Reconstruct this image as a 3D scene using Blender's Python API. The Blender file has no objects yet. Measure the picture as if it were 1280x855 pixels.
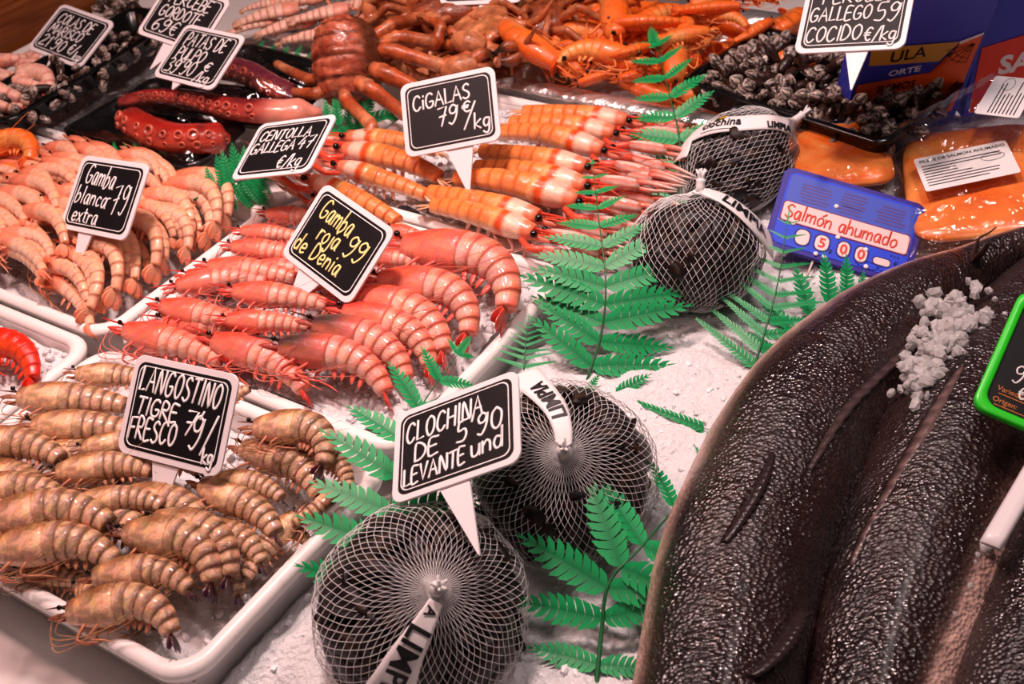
import bpy, bmesh, math, random
from mathutils import Vector as V, Matrix, noise, Quaternion
random.seed(7)
SC = bpy.context.scene
COL = SC.collection
PI = math.pi

# ------------------------------------------------------------------ camera
FPX, PITCH, ROLL, CAMH = 1470.0, math.radians(38.7), math.radians(7.7), 0.70
FWD = V((0, math.cos(PITCH), -math.sin(PITCH)))
_r0 = V((1, 0, 0)); _u0 = _r0.cross(FWD)
RGT = math.cos(ROLL) * _r0 - math.sin(ROLL) * _u0
UPV = math.sin(ROLL) * _r0 + math.cos(ROLL) * _u0
CAM = V((0, 0, CAMH))
cd = bpy.data.cameras.new('camera'); cam = bpy.data.objects.new('camera', cd); COL.objects.link(cam)
m = Matrix((RGT, UPV, -FWD)).transposed().to_4x4(); m.translation = CAM
cam.matrix_world = m
cd.sensor_width = 36.0; cd.lens = FPX / 1280 * 36.0; cd.clip_start = .02; cd.clip_end = 50
cd.dof.use_dof = True; cd.dof.focus_distance = .98; cd.dof.aperture_fstop = 11
SC.camera = cam

# ------------------------------------------------------------------ light, world, exposure
SC.view_settings.view_transform = 'Standard'; SC.view_settings.look = 'None'
SC.view_settings.exposure = 0.0; SC.view_settings.gamma = 1.0
SC.view_settings.use_curve_mapping = False
w = bpy.data.worlds.new('market_hall'); SC.world = w; w.use_nodes = True
bg = w.node_tree.nodes['Background']; bg.inputs[0].default_value = (1, .74, .68, 1); bg.inputs[1].default_value = .036

def lamp(loc, target, size, power, color, spread=None, kind='AREA'):
    l = bpy.data.lights.new('market_lamp', kind); l.energy = power; l.color = color
    if kind == 'AREA':
        l.shape = 'DISK'; l.size = size
        if spread: l.spread = math.radians(spread)
    else:
        l.shadow_soft_size = size; l.spot_size = math.radians(spread); l.spot_blend = .9
    o = bpy.data.objects.new('market_lamp', l); COL.objects.link(o)
    o.location = loc
    o.rotation_euler = (V(target) - V(loc)).to_track_quat('-Z', 'Y').to_euler()
    return o
PINK = (1.0, .715, .675); MEAT = (1.0, .57, .52); NEUT = (1.0, .83, .79)
lamp((-.12, 1.10, 1.50), (-.12, .88, 0), .20, 5.9, PINK, 90)
lamp((-.60, 1.00, 1.40), (-.38, .86, 0), .16, 3.3, MEAT, 95)
lamp((.62, 1.02, 1.40), (.40, .97, 0), .16, 1.9, NEUT, 95)
lamp((.15, .05, 1.75), (.0, .85, 0), .40, 1.0, PINK, 95)

# ------------------------------------------------------------------ helpers
def P(x, y, z=0.0):
    d = FWD * FPX + RGT * (x - 640) - UPV * (y - 427.5)
    return CAM + d * ((z - CAMH) / d.z)
def mpp(p):
    return (V(p) - CAM).dot(FWD) / FPX
A_DIR = V((.609, .793, 0)).normalized(); B_DIR = V((A_DIR.y, -A_DIR.x, 0))
def TR(u, v, z=0.0):
    p = B_DIR * u + A_DIR * v; return V((p.x, p.y, z))
def UVc(p): return V(p).dot(B_DIR), V(p).dot(A_DIR)
def lin(c):
    return tuple((x / 12.92 if x <= .04045 else ((x + .055) / 1.055) ** 2.4) for x in c[:3])
def mix(a, b, t):
    t = max(0., min(1., t)); return tuple(a[i] * (1 - t) + b[i] * t for i in range(3))
def sm(a, b, x):
    t = max(0., min(1., (x - a) / (b - a))) if a != b else float(x > a); return t * t * (3 - 2 * t)
def nz(p, s=1.0): return noise.noise(V(p) * s)
def catmull(pts, n):
    pts = [V(p) for p in pts]; out = []
    e = [pts[0] * 2 - pts[1]] + pts + [pts[-1] * 2 - pts[-2]]
    for i in range(1, len(e) - 2):
        for k in range(n):
            t = k / n; a, b, c, d = e[i - 1], e[i], e[i + 1], e[i + 2]
            out.append(.5 * ((2 * b) + (c - a) * t + (2 * a - 5 * b + 4 * c - d) * t * t + (3 * b - a - 3 * c + d) * t ** 3))
    out.append(pts[-1]); return out
def interp(vals, n):
    m = len(vals) - 1; out = []
    for i in range(n):
        t = i / (n - 1) * m; k = min(int(t), m - 1); f = t - k
        a, b = vals[k], vals[k + 1]
        out.append(a * (1 - f) + b * f if not isinstance(a, tuple) else tuple(x * (1 - f) + y * f for x, y in zip(a, b)))
    return out

class MB:
    def __init__(s): s.v = []; s.f = []; s.c = []; s.t = []
    def add(s, vs, fs, col=(1, 1, 1), cols=None, tex=None):
        b = len(s.v); s.v += [V(p) for p in vs]; s.f += [tuple(b + i for i in q) for q in fs]
        s.c += list(cols) if cols else [col] * len(vs)
        s.t += list(tex) if tex else [(0, 0, 0)] * len(vs)
        return s
    def rings(s, rings, cols=None, col=(1, 1, 1), cap=True, tex=None):
        n = len(rings[0]); vs = [p for r in rings for p in r]; fs = []
        for i in range(len(rings) - 1):
            for j in range(n):
                k = (j + 1) % n
                fs.append((i * n + j, i * n + k, (i + 1) * n + k, (i + 1) * n + j))
        cs = [c for r in cols for c in r] if cols else [col] * len(vs)
        tx = [c for r in tex for c in r] if tex else None
        if cap:
            for i, rv in ((0, True), (len(rings) - 1, False)):
                ce = sum(rings[i], V((0, 0, 0))) / n; vs.append(ce); ci = len(vs) - 1
                cs.append(cs[i * n])
                if tx: tx.append(tx[i * n])
                for j in range(n):
                    k = (j + 1) % n
                    fs.append((ci, i * n + k, i * n + j) if rv else (ci, i * n + j, i * n + k))
        return s.add(vs, fs, cols=cs, tex=tx)
    def tube(s, pts, rad, n=8, up=None, col=(1, 1, 1), cols=None, cap=True):
        pts = [V(p) for p in pts]; m = len(pts)
        if not isinstance(rad, (list, tuple)): rad = [rad] * m
        prev = None; rings = []; cc = []
        for i, p in enumerate(pts):
            t = (pts[min(i + 1, m - 1)] - pts[max(i - 1, 0)])
            t = t.normalized() if t.length > 1e-9 else V((1, 0, 0))
            if up is not None: b = V(up)
            elif prev is None: b = V((0, 0, 1)) if abs(t.z) < .9 else V((1, 0, 0))
            else: b = prev
            b = (b - t * b.dot(t)); b = b.normalized() if b.length > 1e-6 else t.orthogonal().normalized()
            prev = b; a = b.cross(t)
            ra, rb = rad[i] if isinstance(rad[i], (list, tuple)) else (rad[i], rad[i])
            rings.append([p + a * (ra * math.cos(2 * PI * j / n)) + b * (rb * math.sin(2 * PI * j / n)) for j in range(n)])
            cc.append([cols[i] if cols else col] * n)
        return s.rings(rings, cc, cap=cap)
    def ball(s, c, r, n=10, m=7, col=(1, 1, 1), M=None):
        c = V(c); r = V(r) if isinstance(r, (tuple, list, V)) else V((r, r, r)); rings = []
        for i in range(1, m):
            a = PI * i / m
            ring = []
            for j in range(n):
                q = V((r.x * math.sin(a) * math.cos(2 * PI * j / n), r.y * math.sin(a) * math.sin(2 * PI * j / n), -r.z * math.cos(a)))
                ring.append(c + (M @ q if M else q))
            rings.append(ring)
        return s.rings(rings, col=col)
    def box(s, c, size, M=None, col=(1, 1, 1)):
        c = V(c); hx, hy, hz = [d / 2 for d in size]
        vs = [V((x, y, z)) for z in (-hz, hz) for y in (-hy, hy) for x in (-hx, hx)]
        vs = [c + (M @ q if M else q) for q in vs]
        return s.add(vs, [(0, 2, 3, 1), (4, 5, 7, 6), (0, 1, 5, 4), (2, 6, 7, 3), (0, 4, 6, 2), (1, 3, 7, 5)], col)
    def mesh(s, name, mat, smooth=True):
        me = bpy.data.meshes.new(name); me.from_pydata([tuple(p) for p in s.v], [], s.f)
        a = me.color_attributes.new('Col', 'FLOAT_COLOR', 'POINT')
        a.data.foreach_set('color', [x for c in s.c for x in (c[0], c[1], c[2], 1.0)])
        if any(t != (0, 0, 0) for t in s.t):
            a = me.attributes.new('uvw', 'FLOAT_VECTOR', 'POINT')
            a.data.foreach_set('vector', [x for t in s.t for x in t])
        me.materials.append(mat)
        if smooth: me.polygons.foreach_set('use_smooth', [True] * len(me.polygons))
        me.update(); return me
    def build(s, name, mat, parent=None, smooth=True, bevel=0):
        o = link(name, s.mesh(name, mat, smooth), parent)
        if bevel:
            b = o.modifiers.new('bevel', 'BEVEL'); b.width = bevel; b.segments = 2; b.limit_method = 'ANGLE'
        return o
def link(name, me, parent=None, M=None):
    o = bpy.data.objects.new(name, me); COL.objects.link(o)
    if parent is not None: o.parent = parent
    if M is not None: o.matrix_local = M
    return o
def tag(o, label=None, cat=None, group=None, kind=None):
    if label: o['label'] = label
    if cat: o['category'] = cat
    if group: o['group'] = group
    if kind: o['kind'] = kind
    return o
def empty(name, loc=None, M=None, label=None, cat=None, group=None):
    o = bpy.data.objects.new(name, None); o.empty_display_size = .01; COL.objects.link(o)
    if M is not None: o.matrix_world = M
    elif loc is not None: o.location = loc
    return tag(o, label, cat, group)
def solid(o, t, off=-1):
    s = o.modifiers.new('solidify', 'SOLIDIFY'); s.thickness = t; s.offset = off; return o
def frame(o, x, y):
    x = V(x).normalized(); z = x.cross(V(y)).normalized(); y = z.cross(x)
    M = Matrix((x, y, z)).transposed().to_4x4(); M.translation = V(o); return M

# ------------------------------------------------------------------ materials
class NT:
    def __init__(s, name):
        s.m = bpy.data.materials.new(name); s.m.use_nodes = True; s.t = s.m.node_tree; s.N = s.t.nodes
        s.b = s.N['Principled BSDF']; s.out = s.N['Material Output']
    def n(s, k, **kw):
        q = s.N.new(k)
        for a, b in kw.items():
            if hasattr(q, a): setattr(q, a, b)
            else: q.inputs[a].default_value = b
        return q
    def l(s, a, b): s.t.links.new(a, b)
def setp(b, **kw):
    for k, v_ in kw.items(): b.inputs[k.replace('_', ' ')].default_value = v_
def pm(name, base=(.8, .8, .8), rough=.5, attr=False, var2=0, v2scale=14, metal=0, spec=.5, coat=0, bump=0, bscale=200, bdist=.001, var=0, vscale=60, trans=0, sss=0, ior=1.45, voro=0, vs=300, bdetail=3, rvar=0):
    t = NT(name); b = t.b
    setp(b, Base_Color=(*lin(base), 1), Roughness=rough, Metallic=metal, IOR=ior)
    b.inputs['Specular IOR Level'].default_value = spec
    b.inputs['Coat Weight'].default_value = coat; b.inputs['Coat Roughness'].default_value = .036
    b.inputs['Transmission Weight'].default_value = trans
    if sss:
        b.inputs['Subsurface Weight'].default_value = sss; b.inputs['Subsurface Radius'].default_value = (1, .4, .25); b.inputs['Subsurface Scale'].default_value = .006
    tc = t.n('ShaderNodeTexCoord'); src = None
    if attr:
        a = t.n('ShaderNodeAttribute', attribute_name='Col'); src = a.outputs['Color']
    if var:
        no = t.n('ShaderNodeTexNoise', Scale=vscale, Detail=4.0); t.l(tc.outputs['Object'], no.inputs['Vector'])
        mr = t.n('ShaderNodeMapRange'); t.l(no.outputs['Fac'], mr.inputs[0])
        mr.inputs[1].default_value = .3; mr.inputs[2].default_value = .7; mr.inputs[3].default_value = 1 - var; mr.inputs[4].default_value = 1 + var * .5
        mx = t.n('ShaderNodeMix', data_type='RGBA', blend_type='MULTIPLY'); mx.inputs[0].default_value = 1
        if src is not None: t.l(src, mx.inputs[6])
        else: mx.inputs[6].default_value = (*lin(base), 1)
        t.l(mr.outputs[0], mx.inputs[7]); src = mx.outputs[2]
    if var2:
        no = t.n('ShaderNodeTexNoise', Scale=v2scale, Detail=3.0, Distortion=.8); t.l(tc.outputs['Object'], no.inputs['Vector'])
        mr = t.n('ShaderNodeMapRange'); t.l(no.outputs['Fac'], mr.inputs[0])
        mr.inputs[1].default_value = .35; mr.inputs[2].default_value = .68; mr.inputs[3].default_value = 1 - var2; mr.inputs[4].default_value = 1 + var2 * .35
        mx = t.n('ShaderNodeMix', data_type='RGBA', blend_type='MULTIPLY'); mx.inputs[0].default_value = 1
        t.l(src, mx.inputs[6]); t.l(mr.outputs[0], mx.inputs[7]); src = mx.outputs[2]
    if src is not None: t.l(src, b.inputs['Base Color'])
    if bump:
        if voro: no = t.n('ShaderNodeTexVoronoi', Scale=vs); o_ = no.outputs['Distance']
        else: no = t.n('ShaderNodeTexNoise', Scale=bscale, Detail=float(bdetail)); o_ = no.outputs['Fac']
        t.l(tc.outputs['Object'], no.inputs['Vector'])
        bp = t.n('ShaderNodeBump', Strength=bump, Distance=bdist); t.l(o_, bp.inputs['Height']); t.l(bp.outputs[0], b.inputs['Normal'])
    if rvar:
        no = t.n('ShaderNodeTexNoise', Scale=vscale * 1.7, Detail=3.0); t.l(tc.outputs['Object'], no.inputs['Vector'])
        mr = t.n('ShaderNodeMapRange'); t.l(no.outputs['Fac'], mr.inputs[0])
        mr.inputs[1].default_value = .35; mr.inputs[2].default_value = .65; mr.inputs[3].default_value = max(.03, rough - rvar); mr.inputs[4].default_value = rough + rvar
        t.l(mr.outputs[0], b.inputs['Roughness'])
    return t.m
MT = {}
MT['white_plastic'] = pm('white_plastic', (.93, .91, .90), .32, bump=.08, bscale=60, bdist=.001)
MT['white_counter'] = pm('white_counter', (.92, .90, .89), .35)
MT['board_white'] = pm('board_white', (.93, .90, .91), .35)
MT['board_black'] = pm('board_black', (.07, .058, .07), .5, spec=.3, var=.35, vscale=55)
MT['marker_white'] = pm('marker_white', (.97, .96, .96), .6)
MT['marker_yellow'] = pm('marker_yellow', (.97, .93, .62), .6)
MT['ice'] = pm('crushed_ice', (.87, .87, .88), .17, bump=1.0, bscale=190, bdist=.004, bdetail=5, spec=.5)
MT['ice_chunk'] = pm('ice_chunk', (.99, .98, .98), .06, trans=.6, ior=1.31, bump=.4, bscale=300, bdist=.001)
MT['ice_white'] = pm('ice_white', (.95, .95, .96), .12, bump=.5, bscale=260, bdist=.002)
MT['black_tray'] = pm('black_tray', (.035, .03, .035), .22, bump=.1, bscale=80)
MT['black_film'] = pm('black_film', (.03, .025, .03), .12, bump=.7, bscale=45, bdist=.006)
MT['foil'] = pm('foil', (.93, .92, .92), .24, metal=.85, bump=.9, bscale=45, bdist=.006, bdetail=4)
MT['attr_wet'] = pm('wet_shell', attr=True, sss=.3, rough=.2, coat=.35, var=.16, vscale=60, var2=.22, v2scale=9, bump=.2, bscale=140, bdist=.004, rvar=.1)
MT['attr_soft'] = pm('soft_flesh', attr=True, sss=.3, rough=.32, coat=.25, var=.12, vscale=60, var2=.2, v2scale=9, bump=.2, bscale=90, bdist=.004)
MT['attr_shell'] = pm('crab_shell', attr=True, rough=.34, coat=.2, var=.35, vscale=130, var2=.4, v2scale=55, bump=.5, bscale=260, bdist=.0016)
MT['attr_mat'] = pm('coloured_matte', attr=True, rough=.5, var=.1)
MT['attr_gloss'] = pm('coloured_gloss', attr=True, rough=.42, spec=.3)
MT['tiger'] = pm('tiger_shell', attr=True, sss=.3, rough=.2, coat=.4, var=.22, vscale=70, var2=.45, v2scale=13, bump=.25, bscale=160, bdist=.004, rvar=.1)
MT['eye_black'] = pm('eye_black', (.03, .02, .02), .06)
MT['leaf'] = pm('fern_green', attr=True, rough=.4, spec=.5, bump=.15, bscale=500, bdist=.0006)
MT['net'] = pm('net_white', (.93, .92, .92), .3)
MT['mussel'] = pm('mussel_shell', attr=True, rough=.30, spec=.3, var=.35, vscale=70, bump=.25, bscale=180, bdist=.0012)
MT['paper'] = pm('paper_label', (.93, .91, .91), .45)
MT['ink'] = pm('ink', (.06, .06, .07), .5)
MT['wood'] = None
def film_mat(name, tint=(1, 1, 1), gl=.16, rough=.07, bscale=35, bd=.006):
    t = NT(name); t.N.remove(t.b)
    tr = t.n('ShaderNodeBsdfTransparent'); tr.inputs[0].default_value = (*tint, 1)
    gs = t.n('ShaderNodeBsdfGlossy'); gs.inputs['Roughness'].default_value = rough
    tc = t.n('ShaderNodeTexCoord'); no = t.n('ShaderNodeTexNoise', Scale=float(bscale), Detail=4.0); t.l(tc.outputs['Object'], no.inputs['Vector'])
    bp = t.n('ShaderNodeBump', Strength=.7, Distance=bd); t.l(no.outputs['Fac'], bp.inputs['Height']); t.l(bp.outputs[0], gs.inputs['Normal'])
    mx = t.n('ShaderNodeMixShader'); fr0 = t.n('ShaderNodeLayerWeight', Blend=.5); fr1 = t.n('ShaderNodeMath', operation='POWER'); fr1.inputs[1].default_value = 3.0; t.l(fr0.outputs['Facing'], fr1.inputs[0]); fr = t.n('ShaderNodeMath', operation='MULTIPLY'); fr.inputs[1].default_value = .35; t.l(fr1.outputs[0], fr.inputs[0])
    ad = t.n('ShaderNodeMath', operation='ADD'); ad.inputs[1].default_value = gl; t.l(fr.outputs[0], ad.inputs[0])
    t.l(ad.outputs[0], mx.inputs[0]); t.l(tr.outputs[0], mx.inputs[1]); t.l(gs.outputs[0], mx.inputs[2]); t.l(mx.outputs[0], t.out.inputs[0])
    return t.m
MT['film'] = film_mat('clear_film', gl=.07, bscale=26, bd=.010, rough=.05)
def wood_mat():
    t = NT('orange_wood'); tc = t.n('ShaderNodeTexCoord'); mp = t.n('ShaderNodeMapping'); mp.inputs['Scale'].default_value = (3, 40, 40)
    t.l(tc.outputs['Object'], mp.inputs[0]); no = t.n('ShaderNodeTexNoise', Scale=2.0, Detail=5.0, Distortion=.6); t.l(mp.outputs[0], no.inputs['Vector'])
    cr = t.n('ShaderNodeValToRGB'); cr.color_ramp.elements[0].position = .3; cr.color_ramp.elements[1].position = .72
    cr.color_ramp.elements[0].color = (*lin((.36, .16, .05)), 1); cr.color_ramp.elements[1].color = (*lin((.66, .37, .15)), 1)
    t.l(no.outputs['Fac'], cr.inputs[0]); t.l(cr.outputs[0], t.b.inputs['Base Color']); setp(t.b, Roughness=.45); return t.m
MT['wood'] = wood_mat()

# ------------------------------------------------------------------ lettering
# single stroke alphabet, unit height, drawn as marker strokes
GL = {
 'A': (.62, [[(0, 0), (.28, 1), (.6, 0)], [(.1, .38), (.5, .38)]]),
 'B': (.5, [[(0, 0), (0, 1), (.3, .98), (.4, .78), (.3, .55), (0, .52), (.36, .48), (.46, .25), (.34, .02), (0, 0)]]),
 'C': (.55, [[(.5, .85), (.36, 1), (.15, .93), (.02, .6), (.03, .25), (.2, 0), (.4, .05), (.52, .2)]]),
 'D': (.55, [[(0, 0), (0, 1), (.3, .93), (.5, .6), (.45, .25), (.25, .03), (0, 0)]]),
 'E': (.45, [[(.42, 1), (0, .98), (0, 0), (.43, .02)], [(0, .52), (.34, .54)]]),
 'F': (.45, [[(0, 0), (.02, .98), (.45, 1)], [(0, .5), (.34, .54)]]),
 'G': (.58, [[(.5, .88), (.35, 1), (.12, .9), (.01, .5), (.1, .1), (.32, 0), (.52, .15), (.53, .42), (.3, .42)]]),
 'H': (.52, [[(0, 0), (0, 1)], [(.5, 0), (.5, 1)], [(0, .5), (.5, .52)]]),
 'I': (.16, [[(.08, 0), (.08, 1)]]),
 'K': (.5, [[(0, 0), (0, 1)], [(.45, 1), (.03, .45), (.48, 0)]]),
 'L': (.45, [[(0, 1), (.02, 0), (.44, .05)]]),
 'M': (.7, [[(0, 0), (.08, 1), (.34, .35), (.6, 1), (.7, 0)]]),
 'N': (.55, [[(0, 0), (.04, 1), (.5, 0), (.52, 1)]]),
 'O': (.58, [[(.28, 1), (.06, .8), (.02, .4), (.18, .03), (.4, .06), (.55, .4), (.5, .82), (.28, 1)]]),
 'P': (.48, [[(0, 0), (.02, 1), (.34, .96), (.45, .75), (.34, .52), (.02, .48)]]),
 'R': (.52, [[(0, 0), (.02, 1), (.34, .96), (.43, .76), (.32, .54), (.02, .5), (.5, 0)]]),
 'S': (.48, [[(.44, .88), (.28, 1), (.08, .88), (.06, .66), (.4, .4), (.44, .15), (.22, 0), (0, .12)]]),
 'T': (.52, [[(0, .97), (.52, 1)], [(.26, .98), (.24, 0)]]),
 'U': (.5, [[(0, 1), (.02, .25), (.2, 0), (.4, .12), (.48, .4), (.48, 1), (.5, 0)]]),
 'V': (.52, [[(0, 1), (.24, 0), (.52, 1)]]),
 'X': (.5, [[(0, 0), (.5, 1)], [(0, 1), (.5, 0)]]),
 'a': (.44, [[(.38, .6), (.15, .62), (.02, .35), (.1, .02), (.28, .08), (.38, .6), (.4, .05), (.46, 0)]]),
 'b': (.42, [[(0, 1.1), (.0, 0), (.25, .02), (.38, .3), (.24, .58), (.02, .45)]]),
 'c': (.38, [[(.36, .52), (.18, .62), (.02, .35), (.14, .02), (.36, .1)]]),
 'd': (.44, [[(.38, .5), (.14, .6), (.02, .3), (.14, 0), (.36, .15), (.4, 1.1), (.4, 0)]]),
 'e': (.42, [[(.03, .3), (.38, .36), (.3, .6), (.1, .56), (.02, .25), (.16, 0), (.4, .1)]]),
 'g': (.44, [[(.38, .6), (.12, .6), (.02, .3), (.15, .05), (.36, .2), (.4, .6), (.38, -.25), (.2, -.42), (.02, -.28)]]),
 'h': (.42, [[(0, 1.1), (0, 0)], [(0, .35), (.2, .6), (.36, .45), (.38, 0)]]),
 'i': (.14, [[(.06, .6), (.07, 0)], [(.08, .84), (.09, .9)]]),
 'j': (.2, [[(.16, .6), (.15, -.2), (.0, -.4), (-.1, -.25)], [(.18, .84), (.19, .9)]]),
 'k': (.42, [[(0, 1.1), (0, 0)], [(.38, .62), (.03, .3), (.4, 0)]]),
 'l': (.14, [[(.06, 1.1), (.06, 0)]]),
 'm': (.66, [[(0, .6), (.02, 0)], [(.02, .4), (.18, .6), (.3, .45), (.32, 0)], [(.32, .4), (.48, .6), (.6, .45), (.62, 0)]]),
 'n': (.42, [[(0, .6), (.02, 0)], [(.02, .35), (.2, .6), (.36, .45), (.38, 0)]]),
 'o': (.42, [[(.2, .62), (.03, .42), (.06, .1), (.24, 0), (.4, .25), (.34, .55), (.2, .62)]]),
 'r': (.32, [[(0, .6), (.02, 0)], [(.02, .35), (.16, .6), (.32, .55)]]),
 't': (.34, [[(.14, .95), (.14, .08), (.32, .02)], [(0, .66), (.32, .66)]]),
 'u': (.42, [[(0, .6), (.04, .08), (.22, 0), (.36, .2), (.38, .6), (.4, 0)]]),
 'x': (.36, [[(0, .6), (.34, 0)], [(.34, .6), (0, 0)]]),
 '0': (.5, [[(.24, 1), (.04, .75), (.04, .25), (.22, 0), (.42, .2), (.46, .72), (.24, 1)]]),
 '1': (.2, [[(0, .75), (.14, 1), (.12, 0)]]),
 '2': (.48, [[(.02, .8), (.2, 1), (.4, .82), (.3, .5), (0, .02), (.48, .06)]]),
 '3': (.45, [[(.02, .92), (.25, 1), (.4, .8), (.16, .55), (.42, .4), (.36, .08), (.0, .06)]]),
 '4': (.48, [[(.3, 1), (0, .38), (.46, .42)], [(.36, .65), (.32, 0)]]),
 '5': (.48, [[(.46, 1), (.1, .96), (.06, .55), (.34, .58), (.42, .3), (.28, .03), (.0, .06)]]),
 '6': (.46, [[(.4, .95), (.12, .7), (.02, .3), (.16, 0), (.38, .12), (.38, .38), (.2, .48), (.04, .3)]]),
 '7': (.46, [[(.0, .92), (.44, 1), (.2, 0)], [(.08, .48), (.42, .54)]]),
 '9': (.46, [[(.42, .85), (.22, 1), (.04, .8), (.12, .55), (.34, .6), (.44, .95), (.4, .4), (.2, 0), (.02, .08)]]),
 '€': (.5, [[(.48, .88), (.3, 1), (.12, .75), (.12, .25), (.3, 0), (.46, .1)], [(0, .6), (.38, .6)], [(0, .42), (.34, .42)]]),
 '/': (.4, [[(0, -.1), (.4, 1.1)]]),
 "'": (.12, [[(.08, 1.1), (.02, .8)]]),
 ',': (.14, [[(.08, .1), (.02, -.2)]]),
 '-': (.36, [[(.02, .5), (.34, .52)]]),
 ':': (.14, [[(.06, .55), (.07, .5)], [(.06, .12), (.07, .06)]]),
 ' ': (.3, []),
}
def smooth2(pl):
    if len(pl) < 4: return pl
    c = catmull([V((x, y, 0)) for x, y in pl], 4); return [(p.x, p.y) for p in c]
def strokes(text, x, y, h, ang=0, wid=1.0, slant=.08, gap=.16, jit=.03, fit=None):
    if fit:
        tot = sum(GL[c][0] for c in text); gap = .16 if fit > text_width(text, h) * .9 else .12
        wid = max(.3, (fit / h - gap * (len(text) - 1)) / max(.1, tot))
    out = []; cx = 0; rnd = random.Random(hash(text) % 1000 if False else sum(map(ord, text)))
    ca, sa = math.cos(ang), math.sin(ang)
    for ch in text:
        wdt, pls = GL[ch]; dy = rnd.uniform(-jit, jit)
        for pl in pls:
            q = []
            for (a, b) in smooth2(pl):
                px = (cx + a * wid + b * slant) * h; py = (b + dy) * h
                q.append((x + px * ca - py * sa, y + px * sa + py * ca))
            out.append(q)
        cx += wdt * wid + gap
    return out
def text_width(text, h, wid=1.0, gap=.16): return sum(GL[c][0] * wid + gap for c in text) * h
def ink_mesh(mb, strokes_, r, fn, flat=.35, n=6):
    for q in strokes_:
        pts = [fn(a, b) for a, b in q]
        nrm = (fn(q[0][0] + .001, q[0][1]) - fn(*q[0])).cross(fn(q[0][0], q[0][1] + .001) - fn(*q[0]))
        nrm = nrm.normalized() if nrm.length > 0 else V((0, 0, 1))
        d0 = (pts[0] - pts[1]).normalized() * r * .7; d1 = (pts[-1] - pts[-2]).normalized() * r * .7
        pts = [pts[0] + d0] + pts + [pts[-1] + d1]
        rr = [(r * .55, r * flat * .6)] + [(r, r * flat)] * (len(pts) - 2) + [(r * .55, r * flat * .6)]
        mb.tube(pts, rr, n, up=nrm)
_fcache = {}
def font2d(text, size=1.0, bold=0.0):
    cu = bpy.data.curves.new('lettering', 'FONT'); cu.body = text; cu.size = size; cu.offset = bold; cu.resolution_u = 3
    o = bpy.data.objects.new('lettering', cu); COL.objects.link(o)
    dg = bpy.context.evaluated_depsgraph_get(); ev = o.evaluated_get(dg); me = ev.to_mesh()
    vs = [(v_.co.x, v_.co.y) for v_ in me.vertices]; fs = [tuple(p.vertices) for p in me.polygons]
    ev.to_mesh_clear(); bpy.data.objects.remove(o); bpy.data.curves.remove(cu)
    if not vs: return [], [], 0
    x0 = min(v_[0] for v_ in vs); x1 = max(v_[0] for v_ in vs)
    return [(a - x0, b) for a, b in vs], fs, x1 - x0
def print_text(mb, text, fn, size, x, y, bold=0.0, wid=1.0, center=False, col=(1, 1, 1)):
    vs, fs, wd = font2d(text, size, bold); x0 = x - wd * wid / 2 if center else x
    mb.add([fn(x0 + a * wid, y + b) for a, b in vs], fs, col)
    return wd * wid

# ------------------------------------------------------------------ counter and ice
def rrect(w, d, r, n=6, cx=0, cy=0):
    out = []
    for (sx, sy, a0) in ((1, -1, -PI / 2), (1, 1, 0), (-1, 1, PI / 2), (-1, -1, PI)):
        for k in range(n + 1):
            a = a0 + PI / 2 * k / n
            out.append((cx + sx * (w / 2 - r) + r * math.cos(a), cy + sy * (d / 2 - r) + r * math.sin(a)))
    return out
mb = MB(); mb.box((0, 1.45, -.05), (4.4, 2.5, .06))
ct = mb.build('display_counter', MT['white_counter'], bevel=.004)
tag(ct, 'smooth white display counter under the trays and the ice', 'counter')
mb = MB(); mb.box((0, 1.6, -.75), (8, 6, .02)); f_ = mb.build('floor', pm('floor_tile', (.35, .30, .28), .5)); tag(f_, kind='structure')
mb = MB(); mb.box((0, 2.72, .45), (8, .06, 2.5)); f_ = mb.build('wall_back', pm('dark_wall', (.16, .12, .11), .6)); tag(f_, kind='structure')

def ice_h(x, y):
    p = V((x, y, 0)); u, v = UVc(p)
    b = .013 + .010 * noise.fractal(p * 12, .9, 2.1, 4) + .0042 * abs(noise.noise(p * 100)) + .0028 * noise.noise(p * 210)
    # bank sinks away past the counter's front and past the trays' side
    edge = sm(-.565, -.485, u)
    if v > .74: edge = max(edge, sm(.74, .76, v) * 0)
    return b * edge - (1 - edge) * .035
def ice_bed():
    n0, n1 = 230, 300; vs = []; fs = []
    for j in range(n1 + 1):
        v = -.25 + 1.75 * j / n1
        for i in range(n0 + 1):
            u = -.575 + 1.45 * i / n0
            q = TR(u, v); vs.append(V((q.x, q.y, ice_h(q.x, q.y))))
    for j in range(n1):
        for i in range(n0):
            a = j * (n0 + 1) + i; fs.append((a, a + 1, a + n0 + 2, a + n0 + 1))
    mb = MB(); mb.add(vs, fs); o = mb.build('crushed_ice', MT['ice'])
    return tag(o, 'bank of crushed white ice covering the counter beside the trays', 'ice', kind='stuff')
ice_bed()
ICO = None
def pellet(mb, c, r, rnd):
    q = Quaternion((rnd.gauss(0, 1), rnd.gauss(0, 1), rnd.gauss(0, 1), rnd.gauss(0, 1))).normalized().to_matrix()
    mb.ball(c, (r * rnd.uniform(.6, .9), r * rnd.uniform(.6, .9), r * rnd.uniform(.8, 1.3)), 9, 6, M=q)
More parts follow.
